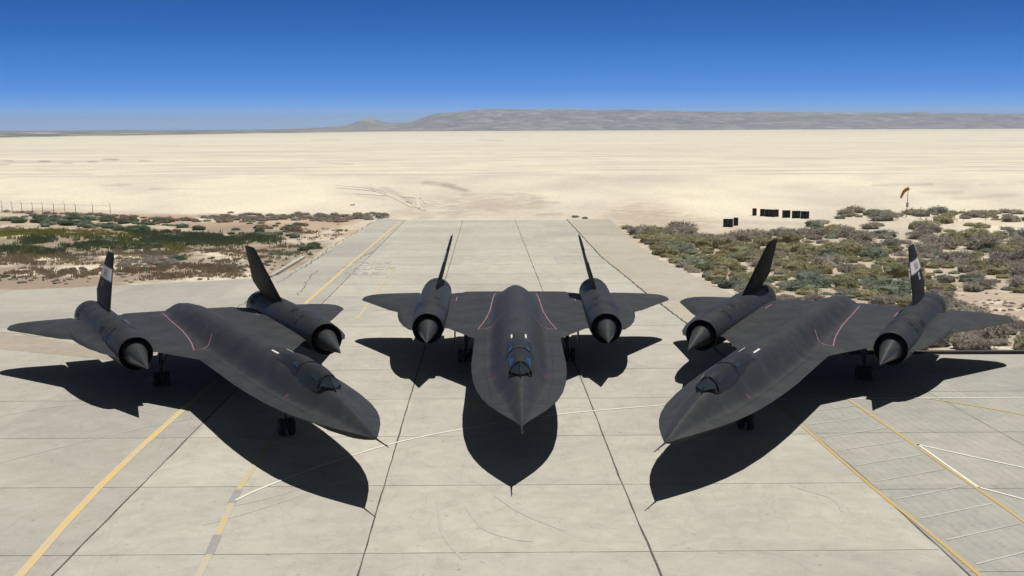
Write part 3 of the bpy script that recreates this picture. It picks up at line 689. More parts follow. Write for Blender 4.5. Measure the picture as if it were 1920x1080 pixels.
        if side < 0: fintext('831', 28.0, 28.6, 4.0, 4.3, M_GREYP, 'fin_number', .006)
        else:
            finband('number_plate', 4.0, 4.32, M_WHITE, 28.0, 28.6, .005); fintext('831', 28.05, 28.55, 4.05, 4.27, M_GREYP, 'fin_number', .009)
    # canopies
    def canopy(name, sts):
        """sts: (s, ridge height); the sides come down onto the fuselage skin"""
        V = []; C6 = []
        for q, zt in sts:
            wl_ = .43 + .17 * min(1, max(0, (q - 4.66) / 1.2)); k = min(1, (q - 4.3) / 1.2) if name == 'front_canopy' else 1
            sec = [(0, zt), (.07 + .06 * k, zt - .012), (.13 + .13 * k, zt - .055), (.24 + .14 * k, zt - .19), (.345 + .115 * k, zt - .33)]
            zs_ = float(top_in(np.array(q), np.array(wl_)))
            sec[4] = (sec[4][0], max(sec[4][1], float(top_in(np.array(q), np.array(sec[4][0]))) + .012)); sec.append((wl_, zs_ - .02))
            full = [(-w, z) for w, z in sec[::-1]] + [(w, z) for w, z in sec[1:]]
            V += [(w, q, z) for w, z in full]
        return obj(name, V, grid_faces(len(sts), 11), M_CANOPY, root, True)
    fc = canopy('front_canopy', [(4.66, 3.235), (4.85, 3.26), (5.1, 3.285), (5.6, 3.31), (6.2, 3.325), (6.86, 3.32)])
    rc = canopy('rear_canopy', [(6.88, 3.345), (7.2, 3.365), (7.8, 3.375), (8.5, 3.365), (9.1, 3.325), (9.55, 3.26)])
    # windscreen: two flat panes meeting in a centre frame
    A0 = Vector((0, 3.88, 2.765)); A1 = Vector((0, 4.64, 3.232)); 
    for sx in (-1, 1):
        T1 = Vector((sx * .17, 4.68, 3.18)); T2 = Vector((sx * .29, 4.67, 3.03)); Lc = Vector((sx * .42, 4.62, 2.86))
        obj('windscreen_frame', [A0 + Vector((0, -.02, -.05)), A1, T1, T2, Lc, Lc + Vector((0, 0, -.15))], [(0, 1, 2, 3, 4, 5)] if sx > 0 else [(0, 5, 4, 3, 2, 1)], M_CANOPY, fc)
        nrm_ = ((A1 - A0).cross(T2 - A0)).normalized(); nrm_ = nrm_ if nrm_.y < 0 or nrm_.z > 0 else -nrm_
        if nrm_.z < 0: nrm_ = -nrm_
        P = [A0.lerp(A1, .14) + (T2 - A0) * .07, A0.lerp(A1, .90) + (T1 - A1) * .16, T1.lerp(A0, .08), T2.lerp(A0, .08), Lc.lerp(A0, .15) + Vector((0, 0, .03))]
        obj('window_pane', [p + nrm_ * .012 for p in P], [(0, 1, 2, 3, 4)] if sx > 0 else [(0, 4, 3, 2, 1)], M_GLASS, fc)
        # side windows lie on the canopy skin
        def skin(sts_obj, s, f):
            """point on canopy obj half section, f = index along the section (float)"""
            me = sts_obj.data; nw = 11; n = len(me.vertices) // nw
            ys = [me.vertices[i * nw].co.y for i in range(n)]
            i = max(0, min(n - 2, int(np.searchsorted(ys, s) - 1))); t = (s - ys[i]) / (ys[i + 1] - ys[i])
            j = 5 + f if sx > 0 else 5 - f; j0 = int(math.floor(j)); fj = j - j0; j1 = min(10, j0 + 1)
            a = me.vertices[i * nw + j0].co.lerp(me.vertices[i * nw + j1].co, fj); b = me.vertices[(i + 1) * nw + j0].co.lerp(me.vertices[(i + 1) * nw + j1].co, fj)
            return a.lerp(b, t)
        def pane(can, quad, name='window_pane', mat=M_GLASS):
            V = []; n = 6
            for i in range(n):
                for j in range(n):
                    a, b = i / (n - 1), j / (n - 1)
                    s = (quad[0][0] * (1 - b) + quad[1][0] * b) * (1 - a) + (quad[3][0] * (1 - b) + quad[2][0] * b) * a
                    f = (quad[0][1] * (1 - b) + quad[1][1] * b) * (1 - a) + (quad[3][1] * (1 - b) + quad[2][1] * b) * a
                    p = skin(can, s, f); V.append(p + Vector((sx * .012, 0, .010)))
            return obj(name, V, grid_faces(n, n), mat, can, False)
        pane(fc, [(4.76, 2.2), (5.30, 2.0), (5.55, 3.0), (4.80, 3.7)])
        pane(rc, [(6.96, 2.2), (7.45, 2.15), (7.60, 3.1), (7.02, 3.3)])
    mb = MB(); mb.tube(A0 + Vector((0, -.03, -.01)), A1 + Vector((0, .02, .012)), .017, .014, 8); mb.build('windscreen_post', M_CANOPY, fc, True)
    # refuelling receptacle: flat black patch for the shade inside the well, white side strips
    drape('well_shade_patch', [([(9.8, 0), (10.8, 0)], .50)], M_VENT, root, .012)
    for sx in (-1, 1): drape('receptacle_stripe', [([(9.85, sx * .29), (10.75, sx * .29)], .065)], M_WHITE, root, .014)
    # red boundary lines on the upper wing roots
    for sx in (-1, 1):
        drape('boundary_line', [([(28.4, sx * 1.12), (26.0, sx * 1.24), (22.3, sx * 1.34), (20.2, sx * 1.50), (18.9, sx * 1.64), (17.6, sx * 1.84), (17.55, sx * 1.5), (17.9, sx * 1.15), (18.7, sx * .8)], .052)], M_PINK, root, .007)
        drape('boundary_tick', [([(25.8, sx * 3.17), (27.3, sx * 3.19)], .05)], M_PINK, root, .007)
        drape('skin_seam', [([(3.5, sx * 1.02), (8, sx * 1.35), (13, sx * 1.42), (17.2, sx * 1.5)], .018)], M_LOUV, root, .004)
        drape('red_marking', [([(6.35, sx * .98), (6.55, sx * .98)], .16)], M_MARK, root, .006)
        for q in (25.9, 26.4): drape('walkway_dash', [([(q, sx * .45), (q, sx * .7)], .03)], M_GREYP, root, .007)
    for s_ in (2.6, 11.4, 14.6, 19.5, 23.0):
        c_ = min(1.9, float(chine(s_)) - .06); drape('skin_seam', [([(s_, -c_), (s_, 0), (s_, c_)], .016)], M_LOUV, root, .0035)
    for s_, a_, b_2 in ((7.4, .5, 1.7), (9.3, .55, 1.8), (13.1, .6, 1.75), (15.6, .7, 1.7), (18.4, .9, 2.6), (21.2, .8, 1.25), (22.6, .8, 1.2), (24.4, .7, 1.15), (20.3, 2.2, 3.3)):
        for sx in (-1, 1): drape('worn_seam', [([(s_ + .35, sx * a_), (s_ + .1, sx * (a_ + b_2) / 2), (s_ - .15, sx * b_2)], .022)], M_SEAM, root, .005)
    for sx in (-1, 1):
        drape('elevon_seam', [([(28.0, sx * 2.0), (28.05, sx * 3.4)], .03)], M_LOUV, root, .004); drape('elevon_seam', [([(28.1, sx * 5.7), (28.2, sx * 7.6)], .03)], M_LOUV, root, .004)
    # pitot boom
    mb = MB(); mb.lathe((0, .12, 2.0), (0, -1.08, 1.97), [(0, .05), (.15, .035), (.6, .024), (1.2, .014)], 10); mb.tube((0, -.72, 1.975), (.09, -.86, 1.97), .012, .009, 6)
    mb.build('pitot_boom', M_BLACK, root, True)
    # ---- landing gear
    def wheel(x, y, r, w, par):
        mb = MB(); mb.lathe((x - w / 2, y, r), (x + w / 2, y, r), [(0, r * .62), (.0, r * .86), (w * .12, r * .97), (w * .3, r), (w * .7, r), (w * .88, r * .97), (w, r * .86), (w, r * .62)], 28, True); t_ = mb.build('wheel', M_RUB, par, True)
        mb = MB(); mb.lathe((x - w / 2 - .012, y, r), (x + w / 2 + .012, y, r), [(0, r * .15), (.0, r * .5), (.03, r * .58), (w - .01, r * .58), (w + .024, r * .5), (w + .024, r * .15)], 20, True); mb.build('rim', M_RIM, t_)
    gear = empty('nose_gear'); gear.parent = root
    y0 = 10.05
    mb = MB(); mb.tube((0, y0, .33), (0, y0 + .08, 1.75), .055, .085, 12); mb.tube((-.24, y0, .33), (.24, y0, .33), .05, None, 10); mb.tube((0, y0 + .04, 1.0), (0, y0 - .75, 1.75), .035, None, 8)
    mb.tube((0, y0 - .09, .55), (0, y0 - .13, 1.0), .03, None, 8); mb.build('strut', M_STRUT, gear, True)
    for sx in (-1, 1): wheel(sx * .19, y0, .33, .22, gear)
    for sx in (-1, 1):
        mb = MB(); mb.lathe((sx * .13, y0 - .02, 1.10), (sx * .13, y0 - .16, 1.10), [(0, .03), (.05, .075), (.14, .085)], 12); mb.build('landing_light', M_STEEL, gear, True)
    mb = MB(); mb.box((.48, y0 + .3, 1.32), (.03, 1.5, .55)); mb.build('gear_door', M_BLACK, gear)
    for sx in (-1, 1):
        g = empty('main_gear'); g.parent = root; x0 = sx * 2.55; y1 = 21.55
        mb = MB(); mb.tube((x0, y1, .35), (x0 - sx * .05, y1, 2.2), .075, .12, 12); mb.tube((x0 - .38, y1, .35), (x0 + .38, y1, .35), .055, None, 10)
        mb.tube((x0, y1, .9), (x0 - sx * .75, y1 + .05, 2.1), .045, None, 8); mb.tube((x0, y1 - .1, .6), (x0, y1 - .14, 1.3), .035, None, 8); mb.build('strut', M_STRUT, g, True)
        for k in (-1, 0, 1): wheel(x0 + k * .27, y1, .35, .21, g)
        mb = MB(); mb.box((x0 + sx * .52, y1, 1.55), (.035, 1.1, 1.15)); mb.build('gear_door', M_BLACK, g)
    return root
craft0 = make_aircraft()
def copy_tree(o, parent=None):
    c = o.copy(); COL.objects.link(c); c.parent = parent
    for ch in list(o.children): copy_tree(ch, c)
    return c
CR = [('A', (-4.2557, 38.1832), -0.45664, (-.010, .008, -.006), 'matt black delta wing jet at left, nose pointing down to the right'),
      ('C', (0.2921, 40.4227), -0.003765, (.033, -.003, -.004), 'matt black delta wing jet in the centre, seen nose-on'),
      ('B', (4.8104, 38.7195), 0.43845, (-.086, -.007, -.004), 'matt black delta wing jet at right, nose pointing down to the left')]
crafts = [craft0, copy_tree(craft0), copy_tree(craft0)]
for root, (nm, (x, y), yaw, (z0, tp, tr), lab) in zip(crafts, CR):
    # z += z0 + tp*(15-s) + tr*w
    root.rotation_mode = 'XYZ'
    root.location = (x, y, z0 + tp * 15)
    Rz = Matrix.Rotation(-yaw, 4, 'Z'); Rt = Matrix.Rotation(-tp, 4, 'X') @ Matrix.Rotation(-tr, 4, 'Y')
    root.rotation_euler = (Rz @ Rt).to_euler()
    tag(root, lab, 'jet aircraft', 'black jets parked on the apron')
    for ch in root.children:                # wheels stay on the ground whatever the stance of the airframe
        b = ch.name.split('.')[0]
        if b == 'nose_gear': ch.location.z = -(z0 + tp * (15 - 10.05))
        if b == 'main_gear':
            sx = 1 if any(v.co.x > 0 for v in ch.children[0].data.vertices) else -1
            ch.location.z = -(z0 + tp * (15 - 21.55) + tr * 2.55 * sx)
for c, sgn in ((crafts[0], 1), (crafts[2], -1)):      # the red line shows on one side only of the outer two
    for ch in list(c.children):
        if ch.name.split('.')[0] == 'boundary_line' and ch.data.vertices[0].co.x * sgn > 0: bpy.data.objects.remove(ch)

# ------------------------------------------------------------------ desert shrubs
def leaf_mat(name, lo, hi, dead=False):
    m, nt, b = mat_base(name); n = noise_node(nt, 3.5, 3, 0.7, coords(nt)); oi = nt.nodes.new('ShaderNodeObjectInfo')
    g = nt.nodes.new('ShaderNodeNewGeometry')
    a = nt.nodes.new('ShaderNodeMath'); a.operation = 'ADD'; nt.links.new(n.outputs[0], a.inputs[0])
    k = nt.nodes.new('ShaderNodeMath'); k.operation = 'MULTIPLY_ADD'; k.inputs[1].default_value = .3; k.inputs[2].default_value = -.15; nt.links.new(g.outputs['Random Per Island'], k.inputs[0]); nt.links.new(k.outputs[0], a.inputs[1])
    r = ramp(nt, a.outputs[0], [(0.25, lo), (0.75, hi)])
    rr_ = ramp(nt, oi.outputs['Random'], [(0.0, (.78, .80, .82)), (1.0, (1.22, 1.18, 1.15))])
    c = mix(nt, 1.0, r.outputs[0], rr_.outputs[0], 'MULTIPLY'); nt.links.new(c, b.inputs['Base Color'])
    b.inputs['Roughness'].default_value = 0.85; b.inputs['Specular IOR Level'].default_value = 0.15
    tr = nt.nodes.new('ShaderNodeBsdfTranslucent'); nt.links.new(c, tr.inputs[0]); mx = nt.nodes.new('ShaderNodeMixShader'); mx.inputs[0].default_value = .45 if not dead else .3
    nt.links.new(b.outputs[0], mx.inputs[1]); nt.links.new(tr.outputs[0], mx.inputs[2]); nt.links.new(mx.outputs[0], nt.nodes['Material Output'].inputs[0])
    return m
KIND = {'olive': leaf_mat('olive_foliage', (0.17, 0.16, 0.085), (0.37, 0.345, 0.20)), 'grey': leaf_mat('dry_grey_twigs', (0.20, 0.18, 0.15), (0.44, 0.40, 0.34)),
        'teal': leaf_mat('blue_green_foliage', (0.13, 0.16, 0.115), (0.28, 0.32, 0.24)), 'green': leaf_mat('dark_green_foliage', (0.06, 0.095, 0.055), (0.15, 0.20, 0.115)),
        'brown': leaf_mat('brown_brush', (0.19, 0.14, 0.10), (0.40, 0.31, 0.23)), 'lime': leaf_mat('yellow_green_grass', (0.24, 0.25, 0.06), (0.42, 0.41, 0.15))}
def bush_geo(seed, kind, nleaf=750):
    r_ = random.Random(seed); V = []; F = []
    lumps = []
    for k in range(r_.randint(9, 14)):
        a = r_.uniform(0, 2 * math.pi); q = math.sqrt(r_.random()) * .68; h = r_.uniform(.22, .62) * (1.0 - .45 * q)
        lumps.append((q * math.cos(a), q * math.sin(a), h, r_.uniform(.24, .40)))
    lumps.append((0, 0, .5, .42))
    # twiggy core
    bm = bmesh.new(); bmesh.ops.create_icosphere(bm, subdivisions=2, radius=1)
    for v in bm.verts:
        d = v.co.normalized(); rr0 = .69 + .24 * mnoise.fractal(d * 2.2 + Vector((seed, 0, 0)), .9, 2, 3)
        v.co = Vector((d.x * rr0, d.y * rr0, max(-.05, d.z * .52 * rr0 / .69 + .12)))
    for v in bm.verts: V.append(tuple(v.co))
    for f in bm.faces: F.append(tuple(v.index for v in f.verts))
    bm.free()
    for k in range(nleaf):
        L = r_.choice(lumps); u = r_.uniform(-1, 1); a = r_.uniform(0, 2 * math.pi); s_ = math.sqrt(1 - u * u)
        d = Vector((s_ * math.cos(a), s_ * math.sin(a), abs(u) * .9 + .1 if r_.random() < .8 else u)).normalized(); R = L[3] * r_.uniform(.72, 1.10)
        p = Vector((L[0], L[1], L[2])) + d * R
        if p.z < 0.0: p.z = r_.uniform(0, .12)
        nn = (d * 1.0 + Vector((r_.uniform(-.6, .6), r_.uniform(-.6, .6), r_.uniform(-.1, .7)))).normalized()
        ax = nn.cross(Vector((r_.uniform(-1, 1), r_.uniform(-1, 1), r_.uniform(-1, 1)))).normalized()
        if kind in ('grey', 'brown'): ax = (ax * .6 + d * .8).normalized()
        sd = nn.cross(ax).normalized()
        if kind in ('grey', 'brown'): ln, wd = r_.uniform(.10, .22), r_.uniform(.012, .026)
        else: ln, wd = r_.uniform(.05, .11), r_.uniform(.022, .042)
        n = len(V); V += [tuple(p - ax * ln * .5 - sd * wd), tuple(p - ax * ln * .5 + sd * wd), tuple(p + ax * ln * .6 + sd * wd * .5), tuple(p + ax * ln * .6 - sd * wd * .5)]; F.append((n, n + 1, n + 2, n + 3))
    return V, F
def add_stalks(V, F, seed, n=14):
    r_ = random.Random(seed)
    for k in range(n):
        a = r_.uniform(0, 6.28); q = r_.uniform(.1, .8); b = Vector((q * math.cos(a), q * math.sin(a), .25)); t = b + Vector((r_.uniform(-.3, .3) + .3 * math.cos(a), r_.uniform(-.3, .3) + .3 * math.sin(a), r_.uniform(.35, .62)))
        n0 = len(V); s_ = Vector((-math.sin(a), math.cos(a), 0)) * .014; V += [tuple(b - s_), tuple(b + s_), tuple(t + s_ * .4), tuple(t - s_ * .4)]; F.append((n0, n0 + 1, n0 + 2, n0 + 3))
SRC = {}
for ki, kd in enumerate(('olive', 'grey', 'teal', 'green', 'brown')):
    for q in range(4):
        V, F = bush_geo(100 * ki + q, kd, 700 if kd in ('olive', 'teal', 'green') else 1000); add_stalks(V, F, q * 7 + ki, 14 if kd in ('grey', 'brown') else 5); me = bpy.data.meshes.new('desert_bush'); me.from_pydata(V, [], F); me.materials.append(KIND[kd]); SRC[(kd, q)] = (me, V, F)
LAB = {'olive': 'olive yellow-green desert bush in the scrub right of the taxiway', 'grey': 'grey-brown dry desert bush in the scrub right of the taxiway', 'teal': 'blue-green rounded desert bush in the scrub right of the taxiway',
       'green': 'dark green shrub in the weedy ground left of the taxiway', 'brown': 'brown dry brush in the weedy ground left of the taxiway', 'tealL': 'blue-green low shrub in the weedy ground left of the taxiway'}
def inpoly(x, y, P):
    c = False; j = len(P) - 1
    for i in range(len(P)):
        if (P[i][1] > y) != (P[j][1] > y) and x < (P[j][0] - P[i][0]) * (y - P[i][1]) / (P[j][1] - P[i][1]) + P[i][0]: c = not c
        j = i
    return c
def zoneR(u, v):
    """(density 0..1, weights) of the scrub on the right by place"""
    if v < 409:
        if 1585 < u < 2400 and 394 < v: return .55 if (u < 1690 or 1698 < u < 1790 or 1820 < u < 1860 or u > 1980) else .12, (.3, .6, .1)
        return 0, None
    if 409 <= v < 430 and u > 1555: return (.02, (.2, .7, .1))
    top = I(u, [1160, 1175, 1250, 1330, 1440, 1500, 1540, 1600, 1700, 2400], [430, 428, 431, 443, 443, 436, 418, 434, 434, 434])
    if v < top: return 0, None
    if 1230 < u < 1500 and v < top + 7 + (u - 1230) * .03: return (.25, (.2, .7, .1))
    d = .95
    if u > 1520 and v < 460: d = .24
    if u > 1640 and 456 <= v < 480: d = .55
    if u > 1780 and 545 < v < 606: d = .16
    if 1560 < u < 1610 and 448 < v < 462: d = .1
    if u > 1700 and 456 < v < 545: d = .62
    w = (.5, .32, .18)
    if v < 452: w = (.25, .65, .1)
    elif v < 520: w = (.72, .2, .08)
    elif v < 560: w = (.35, .25, .4)
    else: w = (.18, .42, .4)
    if u > 1690: w = (.3, .55, .15)
    if u < 1330 and v > 440: w = (.5, .15, .35)
    return d, w
pts = []; cell = {}
rb = random.Random(21)
for it in range(26000):
    Y = rb.uniform(65.0, 168); X = rb.uniform(11, 30 + Y * .36)
    u, v = proj(X, Y, 0)
    edge = lin(RV, Y) if Y > 63.6 else 17
    if X < edge + .4 or (Y > 152 and X < 30): continue
    z_ = zoneR(u, v)
    if z_[0] <= 0: continue
    patch = nz(X, Y, 7.0, 4.4, 3)
    if rb.random() > z_[0] * (1.0 if z_[0] > .9 else 1 + patch): continue
    if z_[0] < .9 and patch < -.15 and rb.random() < .7: continue
    r = rb.uniform(.55, 1.35) ** 1.2 * (1.38 if Y > 105 else 1.15) * (1.3 if rb.random() < .25 else 1)
    if X - r * .8 < edge or (math.hypot(X - 51, Y - 156) < 4.2) or (abs(X / Y - .314) < .012 and 125 < Y < 158): continue
    if Y - r * .7 < 64.3: continue
    ok = True
    for gx in range(int(X // 3) - 1, int(X // 3) + 2):
        for gy in range(int(Y // 3) - 1, int(Y // 3) + 2):
            for (px, py, pr) in cell.get((gx, gy), ()):
                if math.hypot(px - X, py - Y) < (pr + r) * .74: ok = False; break
            if not ok: break
        if not ok: break
    if not ok: continue
    cell.setdefault((int(X // 3), int(Y // 3)), []).append((X, Y, r))
    kn = nz(X, Y, 9.0, 9.9, 3); w = list(z_[1]); w[0] *= math.exp(kn * 1.6); w[1] *= math.exp(-kn * 1.6)
    kd = rb.choices(('olive', 'grey', 'teal'), w)[0]
    pts.append((X, Y, r, kd))
def seen(p):
    u, v = proj(p[0], p[1], .4); return -30 < u < 1950 and v < 1100
vis = sorted([p for p in pts if seen(p)], key=lambda p: -p[2] / p[1])
print('bushes right', len(pts), len(vis))
ind = vis[:215]; rest = vis[215:] + [p for p in pts if not seen(p)]
def put(p, kd, label, group, sc=None):
    me = SRC[(kd, rb.randrange(4))][0]
    o = bpy.data.objects.new('desert_bush', me); COL.objects.link(o); r = p[2]
    o.location = (p[0], p[1], -.07); o.rotation_euler = (0, 0, rb.uniform(0, 6.28)); o.scale = sc or (r * rb.uniform(.95, 1.25), r * rb.uniform(.85, 1.1), r * rb.uniform(.52, .76))
    tag(o, label, 'bush', group)
for p in ind: put(p, p[3], LAB[p[3]], {'olive': 'olive bushes right of the taxiway', 'grey': 'grey-brown bushes right of the taxiway', 'teal': 'blue-green bushes right of the taxiway'}[p[3]])
def merged(name, items, mats, frac=.45, label=None, cat=None):
    V = []; F = []; MI = []
    for (x, y, r, kd) in items:
        me, bv, bf = SRC[(kd, rb.randrange(4))]; a = rb.uniform(0, 6.28); ca_, sa_ = math.cos(a) * r, math.sin(a) * r; n = len(V); hz2 = r * rb.uniform(.45, .68)
        V += [(x + p[0] * ca_ - p[1] * sa_, y + p[0] * sa_ + p[1] * ca_, -.07 + p[2] * hz2) for p in bv[:42 + int((len(bv) - 42) * frac) // 4 * 4]]
        m_ = len(V) - n
        ff = [f for f in bf if max(f) < m_]; F += [tuple(i + n for i in f) for f in ff]; MI += [mats.index(kd)] * len(ff)
    me = bpy.data.meshes.new(name); me.from_pydata(V, [], F)
    for k in mats: me.materials.append(KIND[k])
    me.polygons.foreach_set('material_index', MI)
    o = bpy.data.objects.new(name, me); COL.objects.link(o); tag(o, label, cat, None, 'stuff'); return o
merged('scrub', rest, ['olive', 'grey', 'teal'], .5, 'dense low desert scrub filling the ground right of the taxiway', 'scrub')
# left side: strokes of plants along ground lines
def along(strk, half, n):
    out = []; L = [math.hypot(b[0] - a[0], (b[1] - a[1]) * 2) for a, b in zip(strk[:-1], strk[1:])]; T = sum(L)
    for k in range(n):
        t = rb.random() * T
        for (a, b), l in zip(zip(strk[:-1], strk[1:]), L):
            if t <= l: f = t / l; break
            t -= l
        u = a[0] + (b[0] - a[0]) * f + rb.gauss(0, half * 1.5); v = a[1] + (b[1] - a[1]) * f + rb.gauss(0, half * .55); q = at(u, v, -.06); out.append((q.x, q.y))
    return out
LEFT = []; MERG = []
def rowsof(strk, half, n, rlo, rhi, kinds, ind_=True):
    for (x, y) in along(strk, half, n):
        kd = rb.choice(kinds); (LEFT if ind_ else MERG).append((x, y, rb.uniform(rlo, rhi), kd))
rowsof([(0, 413), (100, 419), (180, 425), (270, 432)], 3.5, 46, .8, 1.35, ['green', 'green', 'teal'])
rowsof([(30, 405), (180, 413), (300, 422), (400, 433)], 3.0, 40, .6, 1.1, ['green', 'green', 'teal'])
rowsof([(-60, 397), (80, 401), (200, 404), (370, 416)], 1.5, 60, .45, .8, ['brown', 'brown', 'grey'], False)
rowsof([(190, 413), (320, 418)], 3, 14, .7, 1.2, ['green', 'brown'])
rowsof([(270, 432), (400, 442), (500, 449)], 3, 24, .4, .7, ['brown', 'green'])
rowsof([(425, 436), (500, 441), (560, 444)], 3.5, 22, .5, .95, ['green', 'teal'])
rowsof([(480, 428), (560, 430)], 5, 16, .6, 1.0, ['green', 'brown']); rowsof([(556, 425), (568, 432)], 5, 5, .7, 1.0, ['brown', 'green'])
rowsof([(330, 411), (370, 414)], 3, 8, .6, 1.0, ['brown', 'green'])
rowsof([(390, 410), (480, 410), (600, 409), (715, 407)], 7, 190, .45, .9, ['grey', 'brown', 'grey'], False)
rowsof([(570, 466), (598, 461)], 4, 7, .55, .85, ['green']); rowsof([(500, 478), (560, 474)], 5, 7, .35, .6, ['green', 'teal'])
rowsof([(322, 488), (348, 489)], 3, 4, .5, .8, ['green']); rowsof([(8, 466), (60, 468), (95, 474)], 4, 9, .45, .85, ['green', 'teal'])
rowsof([(5, 520), (36, 524)], 2.5, 5, .3, .55, ['green']); rowsof([(30, 530), (48, 530)], 2, 3, .25, .4, ['teal']); rowsof([(100, 530), (125, 536)], 2, 3, .2, .35, ['green', 'brown'])
rowsof([(110, 478), (135, 480)], 3, 4, .4, .7, ['teal', 'brown']); rowsof([(265, 505), (275, 508)], 2, 2, .3, .5, ['green'])
rowsof([(210, 495), (340, 487)], 9, 60, .35, .7, ['grey'], False); rowsof([(125, 510), (200, 506)], 4, 22, .25, .45, ['brown'], False)
rowsof([(180, 455), (340, 458)], 9, 26, .45, .85, ['green', 'teal']); rowsof([(300, 448), (350, 455)], 5, 8, .5, .9, ['green'])
rowsof([(0, 520), (250, 528), (470, 520)], 14, 70, .15, .32, ['brown', 'grey'], False); rowsof([(380, 500), (520, 490), (640, 450)], 16, 80, .15, .35, ['brown', 'grey', 'green'], False)
rowsof([(1075, 407), (1100, 409)], 2, 4, .3, .5, ['teal', 'brown']); rowsof([(1125, 416), (1165, 425)], 3, 6, .2, .4, ['grey'], False); rowsof([(660, 384), (672, 386)], 1, 3, .3, .5, ['brown'], False)
rowsof([(610, 490), (720, 420)], 2, 30, .1, .25, ['brown', 'grey'], False); rowsof([(1810, 560), (1930, 590)], 20, 50, .12, .25, ['grey', 'brown'], False)
LEFT.sort(key=lambda p: -p[2] / max(1, p[1])) if False else None
def off_pave(x, y): return not (x > -18.5 - max(0, (98 - y)) * 4 and y < 158 and x < 12.5)
LEFT = [p for p in LEFT if off_pave(p[0], p[1]) or p[0] > 0]; LEFT.sort(key=lambda p: -p[2] / p[1] - (1 if p[0] > 0 else 0)); MERG = [p for p in MERG + LEFT[78:] if off_pave(p[0], p[1])]; LEFT = LEFT[:78]
for p in LEFT:
    kd = p[3]; lk = 'tealL' if kd == 'teal' else kd
    if p[0] > 0: put(p, kd, 'small lone shrub on the sand at the far right corner of the taxiway', 'small shrubs at the far corner of the taxiway')
    else: put(p, kd, LAB[lk] if lk in LAB else LAB['brown'], {'green': 'dark green shrubs left of the taxiway', 'tealL': 'blue-green shrubs left of the taxiway', 'brown': 'brown brush left of the taxiway', 'grey': 'brown brush left of the taxiway'}[lk])
print('left', len(LEFT), len(MERG))
merged('scrub', MERG, ['grey', 'brown', 'green', 'teal', 'olive'], .35, 'dry brown and grey brush scattered left of the taxiway', 'scrub')
def grass(name, strokes, mat, hgt, label):
    V = []; F = []
    for strk, half, n in strokes:
        for (x, y) in along(strk, half, n):
            if not off_pave(x, y) or nz(x, y, 5.0, 7.7, 4) * 1.2 + nz(x, y, 1.3, 2.7, 2) * .6 < rb.uniform(-.25, .45): continue
            for b_ in range(7):
                a = rb.uniform(0, 6.28); h = hgt * rb.uniform(.5, 1.2); d = rb.uniform(.0, .28); lx, ly = rb.uniform(-.25, .25) * h, rb.uniform(-.25, .25) * h; bx, by = x + d * math.cos(a), y + d * math.sin(a); w = rb.uniform(.02, .05)
                n0 = len(V); V += [(bx - w, by, -.08), (bx + w, by, -.08), (bx + lx, by + ly, h)]; F.append((n0, n0 + 1, n0 + 2))
    o = obj(name, V, F, mat); tag(o, label, 'grass', None, 'stuff')
grass('grass', [([(0, 443), (60, 437), (120, 436)], 5, 1700), ([(120, 440), (240, 445)], 5, 900), ([(215, 455), (260, 460)], 4, 250), ([(300, 452), (340, 470)], 5, 200), ([(40, 470), (75, 474)], 3, 200)], KIND['lime'], .38, 'yellow-green grass left of the taxiway')
grass('grass', [([(50, 452), (140, 458), (250, 458), (350, 452), (470, 450)], 9, 5200), ([(0, 470), (120, 474)], 6, 700), ([(250, 440), (520, 452)], 6, 1500)], leaf_mat('weeds', (0.10, 0.135, 0.075), (0.25, 0.29, 0.17)), .42, 'blue-green weeds left of the taxiway')
grass('grass', [([(-40, 478), (200, 482), (420, 478), (560, 470)], 12, 3600), ([(0, 500), (300, 515), (470, 505)], 16, 3800), ([(0, 432), (200, 436)], 6, 600), ([(560, 440), (640, 432)], 8, 500)], leaf_mat('dry_grass', (0.24, 0.19, 0.13), (0.44, 0.37, 0.27)), .2, 'dry brown grass left of the taxiway')
# ------------------------------------------------------------------ small things on the sand
def make_barrel(mat):
    t = empty('oil_drum'); mb = MB()
    mb.lathe((0, 0, 0), (0, 0, .88), [(0, .27), (0, .288), (.02, .29), (.28, .283), (.295, .294), (.31, .283), (.57, .283), (.585, .294), (.60, .283), (.86, .283), (.88, .29), (.88, .275)], 20, True); mb.build('drum_body', mat, t, True)
    mb = MB(); mb.lathe((0, 0, .862), (0, 0, .9), [(0, .27), (.012, .27)], 20, True); mb.lathe((.16, 0, .86), (.16, 0, .9), [(0, .03), (.03, .03)], 10, True); mb.build('lid', mat, t)
    return t
M_DRUM = simple('black_drum_paint', (0.010, 0.011, 0.011), .6, 0, .3); M_DRUMG = simple('green_drum_paint', (0.012, 0.035, 0.025), .55, 0, .3)
bar = make_barrel(M_DRUM); barg = make_barrel(M_DRUMG)
BP = [(1360.4, 425.3, 'g1'), (1369.7, 425.3, 'g1'), (1379.6, 422.8, 'g1'), (1414.6, 404, 's'), (1429.1, 405.2, 'g2'), (1437.5, 405.8, 'g2'), (1444.2, 406.2, 'g2'), (1450.6, 406.6, 'g2'), (1455.8, 406.2, 'g2'),
      (1470.7, 408, 'g3'), (1477.6, 408, 'g3'), (1488.9, 409, 'g4'), (1505.3, 409.7, 'g5'), (1512.9, 409.9, 'g5')]
BL = {'g1': ('black oil drum in the near trio on the sand, set apart to the left', 'black drums of the near trio'), 's': ('single black oil drum standing alone left of the drum row', None), 'g2': ('black oil drum in the group of five on the lake bed', 'black drums in the group of five'),
      'g3': ('black oil drum in the middle pair of the drum row', 'black drums of the middle pair'), 'g4': ('black oil drum standing against the green drum', None), 'g5': ('black oil drum in the pair at the right end of the row', 'black drums of the right end pair')}
